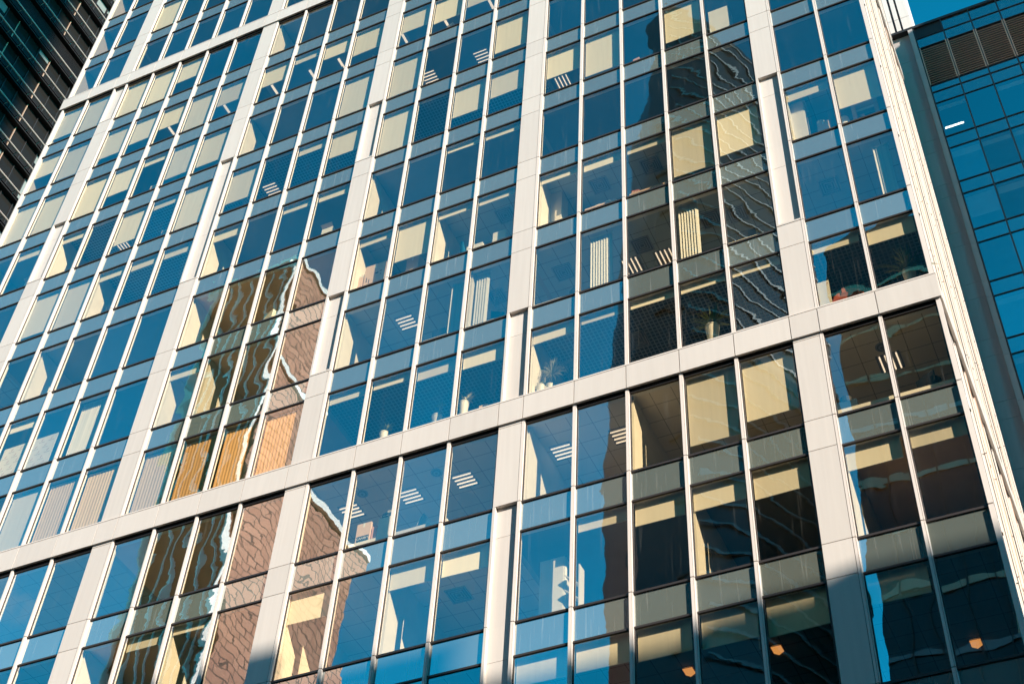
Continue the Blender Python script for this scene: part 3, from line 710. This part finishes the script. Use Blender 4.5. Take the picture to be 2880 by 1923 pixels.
# corner of the storey above the lower band
o = empty('display_board', (33.93, .30, Z(0) - .08), 'cream board with a tiny coloured emblem, ' + floor_words(0), 'board')
f = MB(); f.box(-.20, .15, -.01, .015, 0, 1.40, 'blind'); f.build('board', o)
f = MB(); f.add([(.085, -.012, 1.27), (.125, -.012, 1.29), (.115, -.012, 1.34)], [(0, 1, 2)], 'red'); f.add([(.06, -.012, 1.24), (.10, -.012, 1.22), (.105, -.012, 1.27)], [(0, 1, 2)], 'card'); f.build('emblem', o)
o = empty('red_jacket', (34.42, .58, L(0)), 'terracotta jacket heaped over a low chair back, ' + floor_words(0), 'jacket')
f = MB(); n = 14
prof = [(-.46, .0), (-.40, .22), (-.30, .36), (-.20, .46), (-.12, .50), (-.07, .60), (.02, .64), (.08, .58), (.10, .53), (.20, .52), (.32, .46), (.42, .34), (.48, .16), (.50, 0)]
vs = []
for q, sc in ((-.18, .55), (-.14, .9), (-.04, 1.0), (.08, .98), (.17, .75), (.2, .5)):
    vs += [(x * (.9 + .1 * sc), q + .02 * math.sin(j * 2.1), z * sc + (.01 * math.sin(j * 3.3 + q * 9) if z else 0)) for j, (x, z) in enumerate(prof)]
f.add(vs, [(r_ * n + j, r_ * n + j + 1, (r_ + 1) * n + j + 1, (r_ + 1) * n + j) for r_ in range(5) for j in range(n - 1)] + [tuple(range(n))[::-1], tuple(range(5 * n, 6 * n))], 'red'); f.build('cloth', o)
# plants
def plant(x, y, k, ph, pr, nl, ln, leaf, label, stem=0.0, spread=.55, width=.022, seed=1):
    rnd = random.Random(seed)
    o = empty('potted_plant', (x, y, L(k)), uniq(label), 'potted plant', 'plants on the window ledges')
    f = MB(); f.tube((0, 0, 0), (0, 0, ph), pr * .74, 'white', pr, n=22, caps=False); f.tube((0, 0, ph), (0, 0, ph + .03), pr * 1.05, 'white', n=22, caps=False)
    f.tube((0, 0, 0), (0, 0, .01), pr * .73, 'white', n=22); f.build('pot', o)
    f = MB(); f.tube((0, 0, ph - .06), (0, 0, ph - .03), pr * .95, 'soil', n=18); f.build('soil', o)
    if stem:
        f = MB(); f.tube((0, 0, ph - .03), (.05, .01, ph + stem), .014, 'dryleaf', .010, n=7); f.build('stem', o)
    f = MB()
    for j in range(nl):
        a = rnd.uniform(0, 2 * math.pi); el = rnd.uniform(.35, 1.45); ll = ln * rnd.uniform(.6, 1.1)
        bx, bz = (.05, ph + stem) if stem else (rnd.uniform(-.03, .03), ph - .03 + rnd.uniform(0, .22 * ln))
        d = Vector((math.cos(a) * math.cos(el) * spread * 1.6, math.sin(a) * math.cos(el) * spread * .8, math.sin(el))); s = Vector((-math.sin(a), math.cos(a), 0)) * width * 1.5
        p = Vector((bx, 0, bz)); row = []
        for q in range(6):
            t = q / 5; c = p + d * ll * t - Vector((0, 0, 1)) * ll * .55 * t * t * (1.3 - math.sin(el))
            wv = (.35 + 1.2 * t) * (1 - t) * 1.3 + .05
            row += [c - s * wv, c + s * wv]
        f.add(row, [(2 * q, 2 * q + 1, 2 * q + 3, 2 * q + 2) for q in range(5)], leaf)
    f.build('foliage', o); return o
plant(30.78, 0.50, 0, .62, .19, 70, 1.0, 'leaf', 'dark spiky plant in a big white pot, ' + floor_words(0), seed=3)
plant(36.10, 0.50, 0, .46, .17, 60, 1.15, 'leaf', 'tall spiky plant in a white pot, ' + floor_words(0), seed=5)
plant(25.98, 0.56, 0, .30, .12, 130, .85, 'dryleaf', 'pale feathery palm, ' + floor_words(0), spread=.42, width=.014, stem=.45, seed=8)
plant(25.72, 0.48, 0, .30, .12, 26, .35, 'leaf', 'small dark plant next to the pale palm, ' + floor_words(0), seed=9)
plant(23.32, 0.48, 0, .56, .135, 34, .42, 'dryleaf', 'sparse plant in a tapered white pot, ' + floor_words(0), stem=.10, seed=12)
plant(22.46, 0.50, 0, .36, .15, 26, .30, 'leaf', 'thin stemmed plant in a round white pot, ' + floor_words(0), stem=.42, seed=14)
plant(20.75, 0.48, 0, .30, .13, 30, .40, 'leaf', 'low leafy plant in a white bowl, ' + floor_words(0), stem=.12, seed=16)
carton(23.82, 24.10, .46, 0, .26, .2, 'card', 'little tan box with small jars, ' + floor_words(0), tape=False)
o = empty('coffee_machine', (33.95, .62, L(-1)), 'dark two tier machine silhouetted on the ledge, ' + floor_words(-1), 'machine')
f = MB(); f.box(-.27, .27, -.15, .15, 0, .34, 'navy'); f.build('base', o)
f = MB(); f.tube((0, 0, .342), (0, 0, .52), .17, 'black', .16, n=18); f.build('top_drum', o)
f = MB(); f.tube((36.06, .60, L(-1)), (36.06, .60, L(-1) + .34), .15, 'black', .19, n=22, caps=False); f.tube((36.06, .60, L(-1)), (36.06, .60, L(-1) + .02), .149, 'black', n=22)
tag(f.build('waste_bin'), 'round black bin near the corner, ' + floor_words(-1), 'bin')
# second floor under the band: white cabinet with shelf brackets
o = empty('white_cabinet', (26.18, .95, Z(-2) - .085), 'tall white cupboard with rounded corner, ' + floor_words(-2), 'cabinet', 'cabinets')
f = MB(); f.box(-.36, .30, -.25, .25, 0, 2.28, 'white'); f.tube((.30, -.2, 0), (.30, -.2, 2.24), .05, 'white', n=14); f.build('body', o)
f = MB(); f.box(-.30, .28, -.262, -.251, .06, 2.2, 'paper'); f.build('door', o)
o = empty('shelf_bracket', (26.78, .55, Z(-2) + .3), 'angled white shelf brackets right of a cupboard, ' + floor_words(-2), 'shelf')
for j in range(2):
    f = MB(); z = .42 + j * .44; f.add([(-.22, 0, z + .28), (.14, 0, z - .06), (.14, .26, z - .06), (-.22, .26, z + .28), (-.22, 0, z + .31), (.14, 0, z - .03), (.14, .26, z - .03), (-.22, .26, z + .31)],
                                       [(0, 1, 2, 3), (7, 6, 5, 4), (0, 4, 5, 1), (1, 5, 6, 2), (2, 6, 7, 3), (3, 7, 4, 0)], 'white'); f.build('shelf', o)
f = MB(); f.box(.145, .17, 0, .3, 0, 1.4, 'white'); f.build('upright', o)
# third floor: white cabinet and odd bits
o = empty('cupboard', (5.0, .75, Z(2) - .085), 'white cupboard close to the glass, ' + floor_words(2), 'cabinet', 'cabinets')
f = MB(); f.box(-.42, .22, -.3, .3, 0, 2.35, 'white'); f.build('body', o)
f = MB(); f.box(.2205, .232, -.29, .29, .06, 2.3, 'paper'); f.build('door', o)
o = empty('side_cabinet', (30.6, .62, Z(4) - .085), 'white cabinet with sloping top, ' + floor_words(4), 'cabinet', 'cabinets')
o.location.x = X(PANES[19]) + .45
f = MB(); f.box(-.36, .36, -.2, .3, 0, 2.1, 'white'); f.build('body', o)
f = MB(); f.box(-.34, .34, -.215, -.201, .05, 2.05, 'paper'); f.build('door', o)
f = MB(); f.prism([(-.34, -.1), (.30, -.1), (.30, .1), (-.34, .1)], 0, .40, 'blue', [(-.12, -.04), (.26, -.06), (.24, .05), (-.1, .04)])
tag(f.build('folded_bag', None, (X(PANES[14]) + 1.0, .60, L(4))), 'folded bright blue bag on the ledge, ' + floor_words(4), 'bag')
f = MB(); f.prism([(-.26, -.12), (.24, -.12), (.26, .12), (-.24, .12)], 0, .42, 'paper', [(-.10, -.05), (.22, -.10), (.20, .10), (-.02, .06)])
f.prism([(-.08, -.05), (.2, -.06), (.18, .06), (-.04, .05)], .421, .66, 'greyink', [(.06, -.02), (.16, -.03), (.14, .03), (.05, .02)])
tag(f.build('cloth_bundle', None, (X(PANES[7]) + .45, .60, L(6))), 'crumpled white cloth bundle on the ledge, ' + floor_words(6), 'cloth')
plant(X(PANES[10]) + .85, .60, 6, .42, .12, 24, .42, 'dryleaf', 'small flowering plant in white pot, ' + floor_words(6), seed=21)

# small things on ledges of the upper storeys
def where_short(i, k): return where(i, k)
CL = ((0, 7, 'p', .45), (0, 6, 'm', .85), (1, 6, 'p', .8), (1, 5, 'b', .6), (0, 5, 'p', .6), (4, 5, 'p', .55), (6, 5, 'b', .9), (5, 5, 'm', .5), (1, 4, 'b', .7), (16, 4, 'm', .75), (17, 4, 'c', .25), (19, 3, 'm', .8),
      (9, 6, 'm', .5), (10, 3, 'b', .4), (13, 1, 'm', .3), (14, 1, 'm', .55), (5, 4, 'p', .6), (3, 3, 'b', .6), (18, 2, 'm', .5), (6, 4, 'm', .4), (21, -1, 'm', .45), (9, 2, 'b', .3), (15, 1, 'm', .8), (19, 1, 'm', .35), (11, 5, 'm', .6), (12, 6, 'p', .5), (4, 3, 'm', .6))
have = {(o_, k_) for o_, k_ in LEDGES}
for i, k, t, fr in CL:
    if (i, k) not in have: ledge(i, k); have.add((i, k))
    x = X(PANES[i]) + fr * W
    if t == 'p':
        f = MB()
        for q in range(5): f.box(-.17 + .015 * (q % 3), .15 + .012 * (q % 2), -.11, .11, q * .10, q * .10 + .094, ('paper', 'greyink', 'paper', 'card', 'white')[q])
        o = f.build('paper_stack', None, (x, .52, L(k))); o.rotation_euler = (0, 0, .2 * (i % 3 - 1)); tag(o, uniq('stack of papers and folders, ' + where(i, k)), 'papers', 'paper stacks on upper ledges')
    elif t == 'm':
        o = empty('monitor', (x, .56, L(k)), uniq('back of dark monitor, ' + where(i, k)), 'monitor', 'monitors behind the glass'); o.rotation_euler = (0, 0, .5 * (i % 3 - 1))
        f = MB(); f.box(-.27, .27, -.025, .02, .16, .52, 'black'); f.build('screen', o)
        f = MB(); f.box(-.03, .03, -.01, .03, .02, .30, 'navy'); f.box(-.12, .12, -.09, .09, 0, .019, 'navy'); f.build('stand', o)
    elif t == 'b':
        o = empty('document_box', (x, .54, L(k)), uniq('open pale document box, ' + where(i, k)), 'box', 'document boxes on upper ledges'); o.rotation_euler = (0, 0, .3 * (i % 3 - 1))
        f = MB(); f.box(-.22, .22, -.15, .15, 0, .40, 'paper'); f.build('carton', o)
        f = MB(); f.add([(-.22, -.15, .401), (.22, -.15, .401), (.24, -.27, .50), (-.24, -.27, .50)], [(0, 1, 2, 3)], 'card'); f.build('flap', o)
    else:
        f = MB(); f.prism([(-.16, -.10), (.16, -.10), (.16, .10), (-.16, .10)], 0, .42, 'pink', [(-.10, -.05), (.13, -.06), (.12, .06), (-.08, .05)])
        tag(f.build('pink_cushion', None, (x, .52, L(k))), 'pale pink cushion on the ledge, ' + floor_words(k), 'cushion')

# ------------------------------------------------------------------ the blue glass wing at the right
WX, WY, WM = 37.66, 21.5, 1.516
TP = empty('glass_wing', (45, 28, 0), 'blue glass office wing with grey louvers under the roof', 'office building')
def wz(r): return r + G
wrows = [(44.65, 43.62, 's'), (43.58, 42.64, 's'), (42.60, 38.90, 'l'), (38.84, 38.26, 's'), (38.22, 37.24, 's')]
z = 37.20
while z > -26:
    wrows.append((z, z - 3.0 if z > 37 else z - 2.74, 'w')); z = wrows[-1][1] - .03
    wrows.append((z, z - .97, 's')); z -= 1.02
NC = 9
rw = random.Random(7)
for c in range(NC):
    x0, x1 = WX + c * WM + .03, WX + (c + 1) * WM - .03
    for a, b, t in wrows:
        if t == 'l':
            f = MB(); n = 17
            for j in range(n):
                zz = wz(b) + .07 + j * (a - b - .14) / n
                f.add([(x0 + .05, WY - .05, zz), (x1 - .05, WY - .05, zz), (x1 - .05, WY + .08, zz + .10), (x0 + .05, WY + .08, zz + .10), (x0 + .05, WY - .05, zz + .035), (x1 - .05, WY - .05, zz + .035), (x1 - .05, WY + .08, zz + .125), (x0 + .05, WY + .08, zz + .125)],
                      [(0, 3, 2, 1), (4, 5, 6, 7), (0, 1, 5, 4), (3, 7, 6, 2)], 'slat')
            f.box(x0, x0 + .05, WY - .07, WY + .1, wz(b), wz(a), 'slat'); f.box(x1 - .05, x1, WY - .07, WY + .1, wz(b), wz(a), 'slat')
            f.box(x0, x1, WY + .11, WY + .14, wz(b), wz(a), 'dark'); part(f, 'louver_panel'); continue
        f = MB(); top = wz(a); bo = wz(b)
        if t == 'w':
            f.quad((x0, WY, bo), (x1, WY, bo), (x1, WY, top), (x0, WY, top), 'wingglass'); wo_ = part(f, 'window')
            hh = rw.choice((0, .35, .5, .5, .9, .35, 1.6, .6))
            if hh:
                f = MB(); f.box(x0 + .04, x1 - .04, WY + .16, WY + .17, top - .12 - hh, top - .12, 'teal'); part(f, 'window_blind', wo_).location = (0, 0, 0)
        else:
            kind = 'bronze' if (c == 0 and a > 44) else 'wingsp'
            f.quad((x0, WY + .004, bo), (x1, WY + .004, bo), (x1, WY + .004, top), (x0, WY + .004, top), kind); part(f, 'spandrel_panel')
for a, b, t in wrows:
    if t != 'w': continue
    f = MB(); f.box(WX - .2, WX + NC * WM, WY + .12, WY + 4.5, wz(a) + .04, wz(a) + .86, 'slab'); part(f, 'floor_slab')
for c in range(NC + 1):
    x = WX + c * WM
    f = MB(); f.box(x - .035, x + .035, WY - .06, WY + .1, .1, wz(44.68), 'wingframe'); part(f, 'mullion')
f = MB()
for a, b, t in wrows: f.box(WX, WX + NC * WM, WY - .045, WY + .09, wz(b) - .035, wz(b), 'wingframe')
part(f, 'transom_grid')
f = MB(); f.box(36.45, WX + NC * WM + .1, WY - .09, WY + 12, wz(44.69), wz(44.9), 'wingframe'); part(f, 'roof')
f = MB()
k = 0; zz = 0.1
while zz < wz(44.6):
    h = (2.74, 1.03)[k % 2]
    f.box(WX - .30, WX - .045, WY - .10, WY + .1, zz + .006, min(zz + h, wz(44.66)) - .006, 'greypanel')
    f.box(36.40, WX - .315, WY + .25, WY + .4, zz + .5 + .008, min(zz + .5 + h, wz(44.66)) - .008, 'greypanel'); zz += h; k += 1
part(f, 'corner_panel')
f = MB(); f.box(WX - .25, WX + NC * WM, WY + 4.52, WY + 12, 0, wz(44.68), 'core'); f.box(36.2, WX - .26, WY + .45, WY + 12, 0, wz(44.68), 'dark'); f.box(WX - .2, WX + NC * WM, WY + .12, WY + 4.5, wz(37.24), wz(44.6), 'dark'); part(f, 'inner_wall')

for x, y, zr, kind, lab in ((38.25, 23.19, 37.24, 'x', 'white tube light in the top left wing window'), (38.91, 23.75, 29.67, 'q', 'square bright ceiling light in the blue wing'),
                            (38.89, 23.26, 25.90, 'y', 'short warm strip light in the blue wing'), (37.9, 23.6, 18.40, 'q', 'lowest square ceiling light in the blue wing')):
    o = empty('wing_light', (x, y, wz(zr) + .035), lab, 'ceiling light', 'ceiling lights in the blue wing')
    f = MB(); w, d = {'x': (.50, .055), 'q': (.33, .33), 'y': (.07, .30)}[kind]
    f.box(-w, w, -d, d, -.02, -.001, 'housing'); f.build('housing', o)
    f = MB()
    if kind == 'q':
        for j in range(3): f.box(-.26 + j * .19, -.12 + j * .19, -.3, .3, -.05, -.021, 'lamp')
    else: f.box(-w + .01, w - .01, -d + .01, d - .01, -.08, -.021, 'lamp')
    f.build('diffuser', o)

# ------------------------------------------------------------------ the dark tower at the left
LX = -24.0
TP = empty('dark_tower', (LX - 10, 10, 0), 'dark bronze tower with pale horizontal pipes, standing in shade', 'tower')
LP = 3.055; Z0 = 51.458 + G
f = MB(); f.box(LX - 20, LX - .75, -6, 40, 0, 150, 'bronze'); part(f, 'wall')
pale = {(1, 2): 1, (2, 2): 1, (3, 2): 1, (1, 4): 1, (2, 4): 1, (3, 4): 1, (4, 4): 1, (4, 3): 1, (2, 1): 1, (3, 1): 1, (5, 5): 1, (1, 5): 1, (3, 0): 1, (5, 1): 1, (6, 6): 1, (5, 7): 1}
rl = random.Random(4)
for fl in range(-4, 12):
    zb = Z0 + fl * LP
    f = MB(); f.tube((LX, -5, zb), (LX, 34, zb), .08, 'pipe', n=10); part(f, 'pipe_rail')
    f = MB(); f.box(LX - .74, LX - .30, -5, 34, zb - .42, zb - .30, 'bronze'); f.box(LX - .74, LX - .34, -5, 34, zb - .10, zb - .04, 'bronze')
    for j in range(30):
        f.box(LX - .50, LX - .02, -3.95 + j * 1.28, -3.91 + j * 1.28, zb - .06, zb - .02, 'wingframe')
        f.tube((LX - .4, -3.93 + j * 1.28, zb - .3), (LX - .03, -3.93 + j * 1.28, zb - .05), .018, 'pipe', n=6)
    part(f, 'sunshade')
    if fl == 6:
        f = MB()
        for j in range(40): f.box(LX - .72, LX - .60, -5, 34, zb + .02 + j * .062, zb + .05 + j * .062, 'bronze')
        f.box(LX - .745, LX - .721, -5, 34, zb, zb + 2.6, 'dark'); part(f, 'louver_grille'); continue
    for j in range(17):
        y0 = -2.0 + j * 1.28
        f = MB(); light = (j, fl) in pale or rl.random() < .06
        f.quad((LX - .70, y0 + .04, zb + .06), (LX - .70, y0 + 1.24, zb + .06), (LX - .70, y0 + 1.24, zb + LP - .46), (LX - .70, y0 + .04, zb + LP - .46), 'dglass')
        w_ = part(f, 'window')
        if light or rl.random() < .15:
            f = MB(); hh = rl.choice((.45, .9, 1.6, 2.3)); a = y0 + .10; b = y0 + 1.18
            f.quad((LX - .693, a, zb + LP - .5 - hh), (LX - .693, b, zb + LP - .5 - hh), (LX - .693, b, zb + LP - .5), (LX - .693, a, zb + LP - .5), 'dpale')
            part(f, 'window_shade', w_).location = (0, 0, 0)
        f = MB(); f.box(LX - .74, LX - .62, y0 - .03, y0 + .03, zb + .05, zb + LP - .43, 'slat' if j % 3 == 0 else 'wingframe'); part(f, 'mullion')

# ------------------------------------------------------------------ buildings across the street, seen in the glass
TP = empty('stone_tower', (-41, -76, 0), 'rose stone and brown building with white corner strip, mirrored in the glass', 'building')
f = MB(); f.box(-46, -36, -70, -60, 0, 103 + G, 'brown'); part(f, 'front_wall')
f = MB(); f.box(-35.995, -35.6, -70, -60.6, 0, 102.6 + G, 'brick'); f.box(-46, -35.6, -81.5, -70.01, 0, 75 + G, 'brick'); part(f, 'side_wall')
f = MB(); f.box(-46.2, -35.25, -70.2, -59.7, 102.6 + G, 103.4 + G, 'trim'); f.box(-46.1, -35.2, -81.7, -70.4, 74.7 + G, 75.5 + G, 'trim'); part(f, 'cornice')
f = MB(); f.box(-36.1, -35.9, -60.0, -59.35, 0, 102.6 + G, 'trim'); f.box(-46.3, -46.0, -60.0, -59.3, 0, 102.6 + G, 'trim'); part(f, 'corner_strip')
f = MB(); f.box(-35.595, -35.2, -70, -60.6, 86.1 + G, 86.8 + G, 'trim'); part(f, 'string_course')
f = MB()
for j in range(6): f.box(-44.6 + j * 1.5, -44.48 + j * 1.5, -59.99, -59.66, 0, 102 + G, 'trim')
part(f, 'vertical_rib')
TP = empty('glass_skyscraper', (11, -70, 0), 'very dark skyscraper with thin pale floor lines, mirrored in the glass', 'skyscraper')
poly = [(3.0, -72), (5.6, -63.5), (8.4, -60.6), (11.3, -59.3), (14.6, -62.4), (20.3, -76), (15, -79.5), (6, -78)]
lowp = [(-1.5, -73), (1.6, -63.5), (5.2, -60.6), (10.6, -59.2)] + poly[4:]
f = MB(); f.prism(lowp, 0, 60 + G, 'tower', lowp); f.prism(lowp, 60 + G, 112 + G, 'tower', poly); f.prism(poly[2:], 112 + G, 126.6 + G, 'tower'); part(f, 'wall')
def ring(mb, pts, z0, z1, t, k):
    for a, b in zip(pts, pts[1:]):
        d = Vector((b[0] - a[0], b[1] - a[1], 0)).normalized(); n = Vector((-d.y, d.x, 0)) * t
        if n.dot(Vector((1, 1, 0))) < 0: n = -n
        a3, b3 = Vector((a[0], a[1], 0)), Vector((b[0], b[1], 0))
        mb.prism([a3, b3, b3 + n, a3 + n], z0, z1, k)
f = MB()
for j in range(50):
    zz = -10 + j * 2.75
    ring(f, poly[3:6], zz + G, zz + .30 + G, .15, 'towerband')
o = part(f, 'floor_line')
f = MB()
for j in range(12):
    zz = 20 + j * 7.5 + G; f.box(8.9, 10.9, -59.9, -59.2, zz, zz + .3, 'bronze')
part(f, 'vertical_rib')
TP = empty('grid_tower', (32, -70, 0), 'dark gridded tower across the street, mirrored near the corner', 'tower')
dome = [(24.15 + 7.9 * (1 - math.cos(t * math.pi / 10)), 76.5 - 2.5 * ((t - 4) / 5.0) ** 2) for t in range(11)]
f = MB(); f.box(24.15, 40, -80, -60, 0, 68 + G, 'tower')
vs = [(x, y, z_ + G) for y in (-60, -80) for x, z_ in ([(24.15, 68)] + dome + [(40, 68)])]
n = 13
f.add(vs, [tuple(range(n)), tuple(range(n, 2 * n))[::-1]] + [(j, n + j, n + j + 1, j + 1) for j in range(n - 1)], 'tower'); part(f, 'wall')
f = MB()
for j in range(19): f.box(24.15, 40, -59.99, -59.85, 3 + j * 5.3, 3.5 + j * 5.3, 'towerband' if j % 4 == 3 else 'slat')
part(f, 'floor_line')
f = MB()
for j in range(8): f.box(26 + j * 1.9, 26.12 + j * 1.9, -59.84, -59.7, 0, 68 + G, 'dark')
part(f, 'vertical_rib')
f = MB()
for j in range(7):
    for q in range(3): f.quad((32.2 + q * 1.9, -59.95, 30 + j * 5.3), (33.4 + q * 1.9, -59.95, 30 + j * 5.3), (33.4 + q * 1.9, -59.95, 32.4 + j * 5.3), (32.2 + q * 1.9, -59.95, 32.4 + j * 5.3), 'slat')
part(f, 'window')

# ------------------------------------------------------------------ buildings outside the picture that throw the shadows
TP = empty('stepped_block', (85, -36, 0), 'pale concrete block with stepped roof, casting the lower shadow', 'building')
f = MB()
dz = 25 + G
for a, b, zt in ((8, 19.2, -6.5), (19.2, 24.2, -7.52), (24.2, 33.6, -8.85), (33.6, 60, -8.2)):
    f.box(a + 43.25, b + 43.25 - .01, -46, -25, 0, zt + dz, 'concrete')
part(f, 'wall')
f = MB(); f.box(78.2, 104, -45.9, -27.4, -8.2 + dz, -6.0 + dz, 'concrete'); part(f, 'roof_room')
TP = empty('far_tower', (83, -75, 0), 'tall concrete tower far to the right, shading the dark tower', 'tower')
f = MB(); f.box(62, 101.5, -90, -60, 0, 320, 'concrete'); part(f, 'wall')
f = MB(); f.box(61.5, 102, -90.5, -59.5, 320, 321.5, 'trim'); part(f, 'cornice')
TP = empty('court_tower', (66, 13, 0), 'plain concrete tower beyond the wing, shading the louvers', 'tower')
f = MB(); f.box(58, 74, 4.5, 21, 0, 85.5, 'concrete'); part(f, 'wall')
f = MB(); f.box(57.7, 74.3, 4.2, 21.3, 85.5, 86.2, 'trim'); part(f, 'cornice')

# unseen ring of blocks added to cut the sky fill, lower towards the sun
f = MB(); rc_ = random.Random(2)
for j in range(34):
    a = R(150 + j * 7.2 + rc_.uniform(-2, 2)); d = rc_.uniform(170, 260); w = rc_.uniform(14, 26); hh = rc_.uniform(38, 70) * (1.0 if 222 < math.degrees(a) % 360 < 262 or 312 < math.degrees(a) % 360 < 350 else 1.9)
    x, y = 20 + d * math.cos(a), -20 + d * math.sin(a)
    f.box(x - w, x + w, y - w, y + w, 0, hh, 'concrete' if j % 2 else 'bronze')
tag(f.build('sky_blockers'), 'unseen city blocks added far off to cut the sky light', 'city', None, 'stuff')
